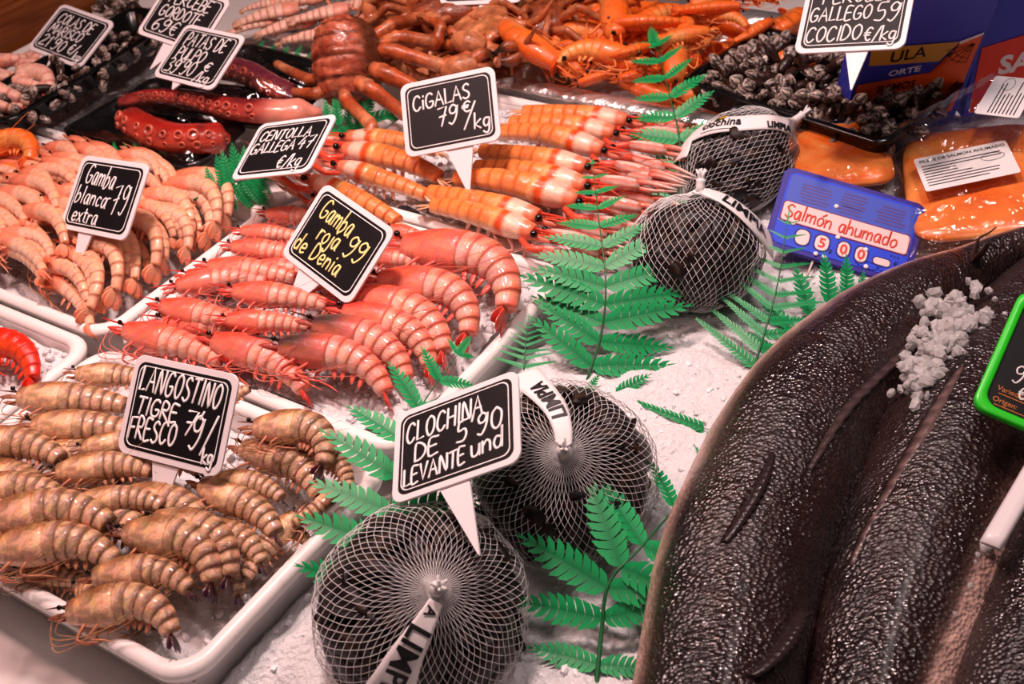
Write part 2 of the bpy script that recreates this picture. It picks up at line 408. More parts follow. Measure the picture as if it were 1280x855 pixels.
def chunk_mesh(mb, c, r, rnd, col=(1, 1, 1)):
    global ICO
    if ICO is None:
        bm = bmesh.new(); bmesh.ops.create_icosphere(bm, subdivisions=1, radius=1)
        ICO = ([v_.co.copy() for v_ in bm.verts], [tuple(v_.index for v_ in f.verts) for f in bm.faces]); bm.free()
    q = Quaternion((rnd.gauss(0, 1), rnd.gauss(0, 1), rnd.gauss(0, 1), rnd.gauss(0, 1))).normalized()
    s = V((r * rnd.uniform(.6, 1.3), r * rnd.uniform(.6, 1.2), r * rnd.uniform(.45, .9)))
    vs = []
    for p in ICO[0]:
        k = 1 + rnd.uniform(-.28, .2); vs.append(V(c) + q @ V((p.x * s.x * k, p.y * s.y * k, p.z * s.z * k)))
    mb.add(vs, ICO[1], col)
def chunks(spots, name, label, mat='ice_white', seed=1, rmin=.002, rmax=.0065):
    rnd = random.Random(seed); mb = MB()
    for c in spots: chunk_mesh(mb, c, rmin + (rmax - rmin) * rnd.random() ** 2.2, rnd)
    o = mb.build(name, MT[mat], smooth=False); return tag(o, label, 'ice', kind='stuff')
rnd = random.Random(3); sp = []
while len(sp) < 2600:
    u = rnd.uniform(-.50, -.0); v = rnd.uniform(.18, .98); q = TR(u, v)
    sp.append((q.x, q.y, ice_h(q.x, q.y) - .0004))
chunks(sp, 'loose_ice', 'loose glittering ice crumbs lying over the bank of crushed ice', seed=4, rmin=.0010, rmax=.0042)
# ------------------------------------------------------------------ trays
TRAYS = {}
def tray(key, u0, u1, v0, v1, label, z0=-.018, z1=.05, mat='white_plastic', lip=.014, group='white plastic trays on the counter', name='serving_tray', r=.03, M=None):
    W, D = u1 - u0, v1 - v0
    if M is None:
        M = frame(TR((u0 + u1) / 2, (v0 + v1) / 2, z0), B_DIR, A_DIR)
    root = empty(name, M=M, label=label, cat='tray', group=group)
    H = z1 - z0
    def loop(ins, z): return [V((x, y, z)) for x, y in rrect(W - 2 * ins, D - 2 * ins, max(.004, r - ins * .6))]
    # basin: outer wall up, inner wall down, floor
    L = [loop(lip * 1.45 + .006, .0), loop(lip * 1.2 + .002, .003), loop(lip * .75, H - .008), loop(lip * .9, H - .004), loop(lip * 1.05, H - .008), loop(lip * 1.25 + .003, .012), loop(lip * 1.5 + .008, .006)]
    mb = MB(); mb.rings(L); mb.build('basin', MT[mat], root)
    mb = MB(); L = []
    for a in range(11):
        t = PI * (1.12 - a / 10 * 1.24) ; L.append(loop(lip / 2 - lip / 2 * -math.cos(t) if False else lip / 2 + lip / 2 * math.cos(t), H - .006 + .006 * math.sin(t)))
    L.append(loop(lip * .95, H - .010)); L.append(loop(lip * .12, H - .012)); L.append(L[0])
    mb.rings(L, cap=False); mb.build('rim', MT[mat], root)
    TRAYS[key] = (u0, u1, v0, v1); return root
tray('lang', -.846, -.497, .236, .478, 'white tray at the front corner holding the grey striped tiger prawns')
tray('roja', -.846, -.500, .483, .764, 'white tray holding the red prawns, between langoustines and tiger prawns')
tray('cig', -.846, -.505, .769, 1.040, 'white tray of langoustines on ice below the foil tray of cooked prawns')
tray('carab', -1.200, -.851, .190, .476, 'white icy tray holding two bright scarlet prawns at the frame edge')
tray('blanca', -1.192, -.852, .481, .732, 'white tray heaped with small pale prawns')
tray('pulpo', -1.175, -.852, .738, 1.040, 'white tray mostly hidden under the black octopus packs')
tray('naranja', -1.505, -1.197, .470, .735, 'white tray of orange cooked prawns beyond the pale prawns')
tray('colas', -1.500, -1.181, .740, 1.012, 'white tray of peeled tails next to the wooden beam')
tray('gordote', -1.500, -1.181, 1.018, 1.300, 'white tray of barnacles farthest from the viewer')

def tray_ice(key, label, z=.03, amp=.012, seed=0, crumbs=500, mound=.0, name='crushed_ice'):
    u0, u1, v0, v1 = TRAYS[key]; ins = .019; n = 70
    def h(u, v):
        p = TR(u, v); cu = (u - (u0 + u1) / 2) / (u1 - u0) * 2; cv = (v - (v0 + v1) / 2) / (v1 - v0) * 2
        m_ = (1 - cu * cu) * (1 - cv * cv)
        return z + mound * m_ + amp * noise.fractal(p * 16 + V((seed, 0, 0)), .9, 2.1, 4) + .004 * abs(noise.noise(p * 130))
    vs = []; fs = []
    for j in range(n + 1):
        for i in range(n + 1):
            u = u0 + ins + (u1 - u0 - 2 * ins) * i / n; v = v0 + ins + (v1 - v0 - 2 * ins) * j / n
            vs.append(TR(u, v, h(u, v)))
    for j in range(n):
        for i in range(n):
            a = j * (n + 1) + i; fs.append((a, a + 1, a + n + 2, a + n + 1))
    mb = MB(); mb.add(vs, fs); rnd = random.Random(seed)
    for k in range(crumbs):
        u = rnd.uniform(u0 + ins, u1 - ins); v = rnd.uniform(v0 + ins, v1 - ins); chunk_mesh(mb, TR(u, v, h(u, v) + .001), rnd.uniform(.0015, .0055), rnd)
    o = mb.build(name, MT['ice']); tag(o, label, 'ice', kind='stuff')
    return h
ICE = {}
ICE['lang'] = tray_ice('lang', 'crushed ice beneath the tiger prawns', .022, .008, 1, 300)
ICE['roja'] = tray_ice('roja', 'crushed ice beneath and beside the red prawns', .040, .010, 2, 900, .004)
ICE['cig'] = tray_ice('cig', 'crushed ice the langoustines lie on', .036, .010, 3, 1100, .010)
ICE['carab'] = tray_ice('carab', 'crushed ice under the two scarlet prawns', .034, .008, 4, 700)
ICE['blanca'] = tray_ice('blanca', 'crushed ice beneath the pale prawns', .026, .006, 5, 100)
ICE['naranja'] = tray_ice('naranja', 'crushed ice beneath the orange cooked prawns', .030, .006, 6, 150)
ICE['colas'] = tray_ice('colas', 'crushed ice beneath the peeled tails', .030, .008, 7, 200)

# foil trays
def foil_tray(u0, u1, v0, v1, label, seed):
    root = empty('foil_tray', M=frame(TR((u0 + u1) / 2, (v0 + v1) / 2, 0), B_DIR, A_DIR), label=label, cat='tray', group='foil lined trays at the back')
    W, D = u1 - u0, v1 - v0; prof = [(.018, -.018), (.006, .03), (-.003, .046), (-.001, .053), (.008, .057), (.020, .054), (.028, .046), (.034, .026), (.055, .016), (.10, .014)]
    n = 200; rings = []
    for k, (ins, z) in enumerate(prof):
        base = rrect(W - 2 * ins, D - 2 * ins, .02, 46)
        ring = []
        for j, (x, y) in enumerate(base):
            p = V((x, y, z)); a = noise.noise(V((x * 55 + seed, y * 55, k * .8))) * .005 + noise.noise(V((x * 160, y * 160, k * 1.3 + seed))) * .0022
            if k > 1: p += V((a, noise.noise(V((x * 60, seed - y * 60, k))) * .004, a * .9))
            ring.append(p)
        rings.append(ring)
    mb = MB(); mb.rings(rings); mb.build('foil', MT['foil'], root)
    mb = MB(); mb.rings([[V((x, y, z)) for x, y in rrect(W - 2 * i, D - 2 * i, .02)] for i, z in ((.022, -.019), (.010, .028), (.013, .028), (.026, -.015))]); mb.build('shell', MT['black_tray'], root)
foil_tray(-.823, -.455, 1.055, 1.345, 'foil lined tray of orange cooked prawns at the back', 1.0)
foil_tray(-1.170, -.826, 1.055, 1.345, 'foil lined tray heaped with crabs behind the octopus', 5.0)

# black supermarket trays
def black_tray(c, x, y, W, D, H, label, group='black plastic trays', tilt=None):
    M = frame(c, x, y); root = empty('black_food_tray', M=M, label=label, cat='tray', group=group)
    def loop(ins, z): return [V((a, b, z)) for a, b in rrect(W - 2 * ins, D - 2 * ins, .016)]
    mb = MB(); mb.rings([loop(.016, 0), loop(.012, .002), loop(.003, H - .004), loop(0, H - .002), loop(0, H), loop(.007, H + .001), loop(.010, H - .003), loop(.019, .006), loop(.03, .004)]); mb.build('basin', MT['black_tray'], root)
    return M
BT = {}
BT['perc_left'] = black_tray((P(18, 150, .062) + P(180, 52, .062)) / 2 + V((0, 0, .0)), P(180, 52, .062) - P(18, 150, .062), V((-.8, .6, 0)), .315, .105, .028, 'long black tray of barnacles laid across the peeled tails')
cR = (P(850, 100, .075) + P(1075, 172, .075) + P(1187, 112, .075) + P(1000, 50, .075)) / 4
BT['perc_right'] = black_tray(cR - V((0, 0, .03)), P(1075, 172, .075) - P(850, 100, .075), P(1000, 50, .075) - P(850, 100, .075), .262, .165, .036, 'black tray heaped with barnacles beside the orange carton')
BT['oct1'] = black_tray(P(196, 176, .052), P(260, 202, .052) - P(100, 158, .052), V((.6, .8, 0)), .225, .10, .016, 'black tray of the octopus arm lying nearest the pale prawns')
BT['oct2'] = black_tray(P(272, 141, .058), P(390, 156, .058) - P(150, 130, .058), V((.6, .8, 0)), .255, .085, .016, 'black tray of the long octopus arm in the middle')
BT['oct3'] = black_tray(P(345, 100, .058), P(400, 118, .058) - P(280, 85, .058), V((.6, .8, 0)), .19, .085, .016, 'black tray of the purple octopus arm beside the spider crab')

# wooden beam
mb = MB(); pb = TR(-1.58, .95, .03); mb.box((0, 0, 0), (1.4, .12, .119))
o = mb.build('wooden_beam', MT['wood'], bevel=.004); o.matrix_world = frame(TR(-1.575, 1.0, .0405), A_DIR, -B_DIR); tag(o, 'orange brown wooden beam edging the counter beyond the peeled tails', 'beam')

# ------------------------------------------------------------------ price signs
def sign(pose, label, lines, stake, ink='marker_white', W=.104, H=.079, r=.0009, rad=.009):
    c, x, y = pose; M = frame(c, x, y)
    root = empty('price_sign', M=M, label=label, cat='sign', group='black price signs on white stakes')
    def slab(name, w, h, rr, z0, z1, mat):
        mb = MB(); mb.rings([[V((a, b, z)) for a, b in rrect(w - i, h - i, rr)] for i, z in ((.0006, z0), (0, z0 + .0003), (0, z1 - .0003), (.0006, z1))]); return mb.build(name, MT[mat], root, smooth=False)
    slab('board', W, H, rad, -.0022, 0, 'board_white')
    slab('black_panel', W - .0100, H - .0100, rad * .8, -.0005, .0004, 'board_black')
    mb = MB(); i0, i1 = .0150, .0165
    mb.rings([[V((a, b, z)) for a, b in rrect(W - i, H - i, rad * .7)] for i, z in ((i0, .0003), (i0, .0007), (i1, .0007), (i1, .0003))] , cap=False); mb.build('border_line', MT['marker_white'], root, smooth=False)
    mb = MB(); fn = lambda a, b: V((a, b, .0007))
    for t in lines:
        txt, x0, y0, h = t[:4]; ang = t[4] if len(t) > 4 else 0; fit = t[5] if len(t) > 5 else None
        ink_mesh(mb, strokes(txt, x0 * .975, y0 * .97, h, ang, fit=fit and fit * .97), r * 1.15, fn)
    mb.build('lettering', MT[ink], root)
    if stake:
        x0, x1, w0, L = stake; mb = MB()
        prof = [(0, 0.004), (.3, -L * .3), (.9, -L * .85), (1, -L)]
        rings = []
        for k in range(9):
            t = k / 8; wx = w0 * (1 - t) + .0012 * t; cx = x0 * (1 - t) + x1 * t; yy = -H / 2 + .006 - (L + .006) * t
            rings.append([V((cx - wx / 2, yy, -.0035)), V((cx + wx / 2, yy, -.0035)), V((cx + wx / 2, yy, -.0018)), V((cx - wx / 2, yy, -.0018))])
        mb.rings(rings); mb.build('stake', MT['board_white'], root, smooth=False)
    return root
SG = {
'lang': ((-0.2645, 0.6972, 0.115), (0.8606, -0.5062, 0.0555), (0.3211, 0.6241, 0.7123)),
'blanca': ((-0.3836, 1.0376, 0.1222), (0.7914, -0.6006, 0.1139), (0.4014, 0.6511, 0.6442)),
'cloch': ((-0.0487, 0.6089, 0.1347), (0.9045, -0.1485, 0.3998), (0.079, 0.9795, 0.1851)),
'cigalas': ((-0.0318, 1.0937, 0.1346), (0.9605, -0.213, 0.1791), (0.0366, 0.7347, 0.6775)),
'roja': ((-0.1458, 0.9018, 0.1193), (0.6129, -0.7829, -0.1064), (0.6464, 0.4194, 0.6374)),
'centolla': ((-0.2032, 1.0725, 0.1316), (0.8493, -0.4719, 0.2366), (0.4015, 0.8684, 0.2909)),
'colas': ((-0.5211, 1.5057, 0.1056), (0.7742, -0.6245, -0.1033), (0.6019, 0.6757, 0.4256)),
'patas': ((-0.3219, 1.3262, 0.1303), (0.771, -0.6367, 0.0124), (0.5606, 0.6879, 0.461)),
'percebeG': ((0.3619, 1.03, 0.2115), (0.8241, -0.5369, 0.1805), (0.3718, 0.7532, 0.5427)),
'gordote': ((-0.3453, 1.4028, 0.1502), (0.798, -0.5928, -0.1083), (0.5617, 0.6668, 0.4897)),
}
sign(SG['lang'], 'black price sign reading langostino tigre fresco, standing in the tiger prawns',
     [('LANGOSTINO', -.043, .013, .019, -.03, .083), ('TIGRE', -.041, -.006, .0135, -.03, .042), ('FRESCO', -.044, -.027, .017, .02, .048), ("7'", .009, -.014, .020, -.1, .015), ('9/', .018, -.025, .026, .02, .022), ('kg', .034, -.033, .011, .1, .010)], (-.003, .000, .030, .052), r=.00095)
sign(SG['blanca'], 'black price sign reading gamba blanca extra, standing in the pale prawns',
     [('Gamba', -.036, .011, .020, -.05, .046), ('blanca', -.042, -.010, .016, -.03, .050), ('extra', -.038, -.031, .015, .02, .040), ('-79', .006, -.018, .030, .12, .034)], (-.012, -.010, .024, .048), r=.0008)
sign(SG['cloch'], 'black price sign reading clochina de levante, staked into the front mussel net',
     [('CLOCHINA', -.042, .008, .017, .04, .066), ('DE', -.034, -.010, .0145, .03, .020), ("5'90", .002, -.008, .018, .05, .038), ('LEVANTE', -.043, -.030, .014, .06, .052), ('und', .014, -.025, .016, .06, .026)], (-.003, .018, .026, .060), r=.0009)
sign(SG['cigalas'], 'black price sign reading cigalas, standing among the langoustines',
     [('CiGALAS', -.040, .008, .0155, .04, .064), ('79', -.014, -.014, .020, 0, .022), ('€', .014, -.004, .011, 0, .009), ('/', .015, -.020, .023, 0, .012), ('kg', .026, -.024, .015, 0, .017)], (.006, .012, .032, .050), r=.00095)
sign(SG['roja'], 'black price sign with yellow writing reading gamba roja de denia',
     [('Gamba', -.037, .010, .019, .0, .046), ('roja', -.024, -.008, .017, .02, .028), ('de Denia', -.044, -.028, .016, .03, .066), ('99', .014, -.006, .021, .05, .024)], (-.008, -.010, .036, .040), ink='marker_yellow', r=.0009)
sign(SG['centolla'], 'black price sign reading centolla gallega, leaning beside the pale prawns',
     [('CENTOLLA', -.040, .012, .0135, 0, .070), ('GALLEGA', -.044, -.007, .0145, .02, .060), ('47', .020, -.006, .017, .02, .020), ('€/kg', .004, -.031, .016, 0, .032)], None, r=.0008)
sign(SG['colas'], 'black price sign reading colas de marisco, beside the wooden beam',
     [('COLAS DE', -.038, .011, .016, 0, .068), ('MARISCO', -.040, -.007, .015, 0, .062), ("21'90", -.040, -.029, .018, 0, .046), ('€/', .014, -.026, .015, 0, .014), ('kg', .030, -.032, .011, 0, .012)], (-.010, -.016, .030, .050), r=.0008)
sign(SG['patas'], 'black price sign reading patas de pulpo, standing above the octopus',
     [('PATAS DE', -.036, .011, .018, 0, .070), ('PULPO', -.036, -.009, .016, 0, .048), ("39'90", -.040, -.031, .020, .03, .048), ('€', .020, -.018, .012, 0, .010), ('/kg', .014, -.034, .013, 0, .024)], (-.01, -.01, .022, .010), r=.0008)
sign(SG['percebeG'], 'black price sign reading percebe gallego cocido, above the barnacles',
     [('PERCEBE', -.034, .014, .016, 0, .070), ('GALLEGO', -.044, -.006, .015, 0, .060), ('59', .020, -.010, .020, 0, .022), ('COCIDO', -.044, -.029, .016, 0, .054), ('€/kg', .013, -.031, .014, 0, .030)], (.008, .010, .024, .040), r=.00085)
sign(SG['gordote'], 'black price sign reading percebe gordote, behind the octopus price sign',
     [('PERCEBE', -.034, .014, .016, 0, .066), ('GORDOTE', -.038, -.007, .016, 0, .066), ('69€', -.036, -.029, .019, 0, .040)], (.008, -.002, .030, .038), r=.0008)
tp = P(602, -33, .145)
sign((tp, (.97, -.22, .0), (.10, .72, .68)), 'black price sign cut by the upper frame edge, standing in the crabs', [], (.008, .006, .022, .055))

# ------------------------------------------------------------------ blue salmon price board
def blue_board():
    c, x, y = ((0.3332, 0.9258, 0.0467), (0.8963, -0.3691, -0.2459), (0.4414, 0.796, 0.4141)); M = frame(c, x, y); W, H = .14, .0915
    root = empty('salmon_price_board', M=M, label='blue plastic price board reading salmón ahumado, leaning on the fish', cat='sign')
    fl = lambda z: (lambda a, b: V((a, b, z)))
    def slab(name, w, h, rr, z0, z1, col, cx=0, cy=0, mat='attr_gloss'):
        mb = MB(); mb.rings([[V((a, b, z)) for a, b in rrect(w - i, h - i, rr, 6, cx, cy)] for i, z in ((.0006, z0), (0, z0 + .0003), (0, z1 - .0003), (.0006, z1))], col=lin(col)); return mb.build(name, MT[mat], root, smooth=False)
    slab('frame', W, H, .010, -.005, 0, (.20, .14, .58)); slab('face', W - .012, H - .010, .008, -.001, .0006, (.16, .28, .88))
    slab('upper_panel', W - .016, .032, .004, -.001, .0009, (.27, .35, .78), 0, .022)
    slab('red_outline', W - .015, .0235, .004, .0004, .0011, (.50, .10, .35), 0, -.004); slab('name_strip', W - .0175, .021, .003, .0004, .0014, (.97, .83, .82), 0, -.004)
    mb = MB(); ink_mesh(mb, strokes('Salmon ahumado', -.058, -.0105, .0145, 0, fit=.108) + [[(-.0225, .0005), (-.0195, .0032)]], .0009, fl(.0016)); mb.build('name_lettering', pm('red_marker', (.86, .26, .16), .5), root)
    xs = [(-.036, .013, ''), (-.017, .013, '5'), (.004, .011, '0'), (.021, .011, '0')]
    for cx, w_, t in xs:
        slab('digit_outline', w_ + .0028, .0192, .0065, .0004, .0009, (.18, .14, .45), cx, -.0275); o = slab('digit_window', w_, .0165, .0058, .0004, .0012, (.96, .86, .86), cx, -.0275)
        if t:
            mb = MB(); print_text(mb, t, fl(.0014), .0145, cx, -.0325, .0004, 1.0, True, lin((.86, .25, .18))); mb.build('digit', MT['attr_gloss'], o)
    mb = MB(); print_text(mb, ',', fl(.0010), .018, -.0075, -.034, .0004, 1, True, lin((.1, .08, .3))); print_text(mb, 'P.V.P.', fl(.0010), .0042, .052, -.0215, 0, 1, True, lin((.1, .08, .3))); print_text(mb, '€', fl(.0010), .008, .054, -.030, 0, 1, True, lin((.1, .08, .3))); mb.build('printed_marks', MT['attr_gloss'], root)
    slab('unit_window_outline', .0182, .0098, .0045, .0004, .0009, (.18, .14, .45), .041, -.0290); slab('unit_window', .016, .0075, .0036, .0004, .0012, (.96, .84, .84), .041, -.0290)
    mb = MB(); rr = random.Random(5)
    for bx, by, n_, wd in ((-.052, .030, 6, .030), (-.012, .033, 5, .026), (.024, .031, 6, .028), (-.012, .019, 3, .022)):
        for k in range(n_):
            yy = by - k * .0036; x0 = bx + rr.uniform(0, .003); mb.box((x0 + wd / 2, yy, .0009), (wd * rr.uniform(.8, 1), .0016, .0004), col=lin((.36, .28, .56)))
    mb.build('faint_print', MT['attr_gloss'], root, smooth=False)
    for px, py in ((-.013, .016), (-.048, -.0155), (-.004, -.0165), (.024, -.021), (.028, -.0385), (-.020, -.0405), (-.012, -.0415)):
        mb = MB(); mb.ball((px, py, .001), (.0024, .0024, .0012), 12, 6, lin((.95, .93, .93))); mb.build('pin_head', MT['attr_gloss'], root)
    mb = MB()
    for cx, cy, s in ((.028, -.0365, 1.0),):
        pts = [V((cx + .011 * s * math.cos(a), cy + .0035 * s * math.sin(a) * (1 + .3 * math.cos(a)), .0009)) for a in [2 * PI * k / 22 for k in range(23)]]
        mb.tube(pts, .0003, 4, up=(0, 0, 1), col=lin((.12, .14, .55))); mb.tube([V((cx + .010 * s, cy, .0009)), V((cx + .015 * s, cy + .003 * s, .0009)), V((cx + .015 * s, cy - .003 * s, .0009)), V((cx + .010 * s, cy, .0009))], .0003, 4, up=(0, 0, 1), col=lin((.12, .14, .55)))
    mb.build('fish_drawing', MT['attr_gloss'], root)
    mb = MB(); mb.tube([V((-.020, -.043, -.004)), V((-.022, -.068, -.006))], .0011, 8, col=lin((.85, .8, .75))); mb.build('pin_leg', MT['attr_gloss'], root)
blue_board()

# green framed sign cut by the frame edge
def green_sign():
    a = P(1213, 508, .135); b = P(1282, 376, .165); d = P(1300, 545, .125)
    y = (b - a); x = (d - a); M = frame(a, x, y); M2 = M.copy(); y_ = M.to_3x3().col[1]; W, H = .12, y.dot(y_) * 1.08
    root = empty('green_price_sign', M=M, label='black price board in a bright green frame above the dark fish', cat='sign')
    mb = MB()
    def lp(i, z): return [V((p, q, z)) for p, q in rrect(W - 2 * i, H - 2 * i, .010, 6, W / 2, H / 2)]
    mb.rings([lp(0, -.003), lp(0, .001), lp(.0008, .002), lp(.0056, .002), lp(.0064, .001), lp(.0064, -.003), lp(0, -.003)], cap=False); mb.build('frame', pm('green_plastic', (.18, .88, .16), .3), root)
    mb = MB(); mb.rings([lp(.006, -.002), lp(.006, -.0005)]); mb.build('panel', MT['board_black'], root, smooth=False)
    f = lambda p, q: V((p, q, -.0002)); mb = MB(); oc = lin((.85, .50, .22))
    print_text(mb, 'Variedad:', f, .0055, .011, .0205, 0, 1, False, oc); print_text(mb, 'Origen:', f, .0055, .011, .0115, 0, 1, False, oc)
    for yy in (.0182, .0092): mb.box((.06, yy, -.0002), (.094, .0005, .0003), col=oc)
    mb.build('printed_lines', MT['attr_mat'], root)
    mb = MB(); ink_mesh(mb, strokes('95', .018, .030, .014, .1) + strokes('€', .025, .020, .009, .1), .0006, f); mb.build('handwriting', MT['marker_white'], root)
green_sign()
a = P(1238, 682, .098); b = P(1300, 575, .104); mb = MB(); d = (b - a).normalized(); s = d.cross(V((0, 0, 1))).normalized(); n_ = s.cross(d)
mb.rings([[a + d * t + s * .007 * k + n_ * q for k, q in ((-1, 0), (-.6, .0015), (.6, .0015), (1, 0), (.9, -.0015), (-.9, -.0015))] for t in (0, .01, .05, .10, .13)], col=(1, 1, 1))
o = mb.build('plastic_stake', MT['board_white']); tag(o, 'white plastic stake lying over the pale belly of a fish', 'stake')
# ------------------------------------------------------------------ shrimp family
def L(c): return lin(c)
class Proto: pass
def make_shrimp(sp, curl, seed, bend_up=.08):
    """unit length 1 along the spine; head at the origin pointing -x, back towards +y"""
    rnd = random.Random(seed); n = 64; pts = []; ang = bend_up; p = V((0, 0, 0))
    total = math.radians(curl)
    sc_ = sp.get('ceph', .40)
    spine = []; tans = []
    for i in range(n + 1):
        s = i / n; spine.append(p.copy()); tans.append(V((math.cos(ang), math.sin(ang), 0)))
        k = sm(sc_ * .8, sc_ * 1.3, s) * (1.0 if s < .93 else .5)
        ang -= total / n * k / .68; p = p + V((math.cos(ang), math.sin(ang), 0)) / n
    def at(s):
        x = max(0, min(1, s)) * n; i = min(int(x), n - 1); f = x - i
        t = tans[i].lerp(tans[i + 1], f).normalized(); return spine[i].lerp(spine[i + 1], f), t, V((-t.y, t.x, 0))
    D, Wd = sp['depth'], sp['width']; NS = 18
    cf = sp['col']
    def ring(s, up, dn, wz, off=0, seg=0):
        c, t, nn = at(s); r = []; cs = []
        for j in range(NS):
            a = 2 * PI * j / NS; y = math.sin(a); z = math.cos(a)
            hy = up if y > 0 else dn
            r.append(c + nn * (hy * y + off) + V((0, 0, 1)) * (wz * z * (1 - .18 * max(0, y) ** 2)))
            cs.append(L(cf(s, y, seg, rnd)))
        return r, cs
    parts = []
    # carapace with rostrum
    mb = MB(); R = []; Cc = []
    c0, t0, n0 = at(0)
    ros = sp.get('ros', .10) * 1.35
    for k in range(5):
        f = k / 4; s_off = -ros * (1 - f); r_ = .003 + .011 * f
        c = c0 + t0 * (s_off + .05 * f) + n0 * (D * .34 + .012 * (1 - f))
        R.append([c + n0 * (r_ * .9 * math.sin(2 * PI * j / NS)) + V((0, 0, 1)) * (r_ * .55 * math.cos(2 * PI * j / NS)) for j in range(NS)]); Cc.append([L(sp['ros_col'])] * NS)
    for k in range(11):
        f = k / 10; s = .05 + (sc_ - .05) * f
        g = sm(-.35, .7, f); up = D * (.50 + .52 * g); dn = D * (.52 + .50 * sm(-.2, .7, f)); wz = Wd * (.55 + .50 * g)
        r, cs = ring(s, up, dn, wz, 0, -1); R.append(r); Cc.append(cs)
    r, cs = ring(sc_ + .004, D * .90, D * .85, Wd * .92, 0, -1); R.append(r); Cc.append(cs)
    mb.rings(R, Cc); parts.append(('carapace', mb.mesh('carapace', MT[sp['mat']]), 0))
    # abdomen: six overlapping rings of shell
    mb = MB(); R = []; Cc = []; N = 6; s0 = sc_ - .012; s1 = .90
    for k in range(N):
        a = s0 + (s1 - s0) * (k / N) ** .96; b = s0 + (s1 - s0) * ((k + 1) / N) ** .96
        for f in (.0, .25, .55, .85, 1.0):
            s = a + (b - a) * f; tp = 1 - sp.get('taper', .52) * ((s - s0) / (s1 - s0)) ** 1.25
            bul = (.965, .99, 1.005, 1.014, 1.010)[(0, .25, .55, .85, 1.0).index(f)]
            up = D * tp * bul; dn = D * tp * (.86 + .14 * math.sin(PI * min(1, f * .8 + .1))); r, cs = ring(s, up, dn, Wd * tp * bul, 0, k + f); R.append(r); Cc.append(cs)
    mb.rings(R, Cc); parts.append(('abdomen', mb.mesh('abdomen', MT[sp['mat']]), 0))
    # tail fan
    mb = MB(); c, t, nn = at(.90); fan = sp.get('fan', 1.0); base = c
    for (az, ay, ln, wd_) in ((0, 0, .13, .020), (.30, .10, .14, .030), (-.30, .10, .14, .030), (.62, -.05, .125, .030), (-.62, -.05, .125, .030)):
        d = (t * math.cos(az * fan) + V((0, 0, 1)) * math.sin(az * fan) + nn * (ay + rnd.uniform(-.1, .1))).normalized()
        side = d.cross(nn).normalized(); th = side.cross(d); rings = []; cs = []
        for q in range(7):
            f = q / 6; w_ = wd_ * sp.get('fanw', 1) * (0.30 + .9 * math.sin(PI * min(1, f * .82 + .05)) ** .8) * (1 if f < .95 else .55); c_ = base + d * (ln * f) - nn * (.015 * f * f)
            rings.append([c_ + side * (w_ * math.cos(2 * PI * j / 8)) + th * (.0048 * (1 - .6 * f) * math.sin(2 * PI * j / 8)) for j in range(8)])
            cs.append([L(mix(sp['fan_col'][0], sp['fan_col'][1], f))] * 8)
        mb.rings(rings, cs)
    parts.append(('tail_fan', mb.mesh('tail_fan', MT[sp['mat']]), 0))
    # eyes
    for sgn in (-1, 1):
        mb = MB(); c, t, nn = at(.035); e = c + nn * (D * .22) + V((0, 0, sgn)) * (Wd * .72) - t * .022
        mb.tube([c + nn * (D * .15) + V((0, 0, sgn)) * (Wd * .25), e], .006, 6); mb.ball(e, sp.get('eye', .019), 10, 7)
        parts.append(('eye', mb.mesh('eye', MT['eye_black']), 1))
    # legs
    for k in range(sp.get('legs', 5)):
        mb = MB(); s = .12 + .06 * k; c, t, nn = at(s); sgn = 1 if k % 2 else -1
        zz = Wd * .45 * sgn; a = c - nn * (D * .72) + V((0, 0, zz)); fw = -.06 + rnd.uniform(-.03, .03)
        b = a - nn * (.075 + rnd.uniform(0, .03)) + t * fw + V((0, 0, sgn * .012)); e = b - nn * (.035) + t * (.10 + rnd.uniform(-.04, .06)); g = e + t * (.08) - nn * rnd.uniform(-.03, .04)
        mb.tube(catmull([a, b, e, g], 3), interp([.0105, .0090, .0070, .0020], 10), 5, col=L(sp['leg_col'])); parts.append(('leg', mb.mesh('leg', MT[sp['mat']]), 1))
    # swimmerets
    for k in range(sp.get('swim', 4)):
        mb = MB(); s = sc_ + .05 + .085 * k; c, t, nn = at(s); tp = 1 - .5 * k / 5
        a = c - nn * (D * tp * .8); d = (-nn + t * .5 * rnd.uniform(.4, 1.2)).normalized()
        mb.tube([a, a + d * .03, a + d * .06, a + d * .085], [(.013, .006), (.020, .006), (.016, .005), (.002, .002)], 6, up=(0, 0, 1), col=L(sp['leg_col'])); parts.append(('swimmeret', mb.mesh('swimmeret', MT[sp['mat']]), 2))
    # blade-like scale and feelers in front of the head
    for sgn in (-1, 1):
        mb = MB(); c, t, nn = at(.03); a = c - nn * (D * .15) + V((0, 0, sgn * Wd * .35)); ln = sp.get('scale', .13)
        mb.tube([a + t * .03, a - t * ln * .3 + V((0, 0, sgn * .01)), a - t * ln * .75, a - t * ln], [(.014, .007), (.021, .007), (.016, .005), (.003, .002)], 8, up=(0, 0, 1), col=L(mix(sp['leg_col'], sp['ros_col'], .35))); parts.append(('antenna_scale', mb.mesh('antenna_scale', MT[sp['mat']]), 1))
    # antennae
    for k in range(sp.get('ant', 2)):
        mb = MB(); sgn = 1 if k else -1; c, t, nn = at(.02); a = c + V((0, 0, sgn * Wd * .3)); ln = sp.get('antlen', .7) * rnd.uniform(.7, 1.1)
        if sp.get('ant_back', True): pp = [a, a - t * .09 - nn * .05, a - t * .06 - nn * (.13 + .04 * k), a + t * (ln * .4) - nn * (.16 + .05 * rnd.random()) + V((0, 0, .06)), a + t * ln - nn * (.10 * rnd.uniform(-1, 2.2)) + V((0, 0, .07 + .03 * k))]
        else: pp = [a, a - t * .12 + nn * .02, a - t * ln * .5 + V((0, 0, sgn * .06)), a - t * ln + nn * rnd.uniform(-.1, .15) + V((0, 0, sgn * .10))]
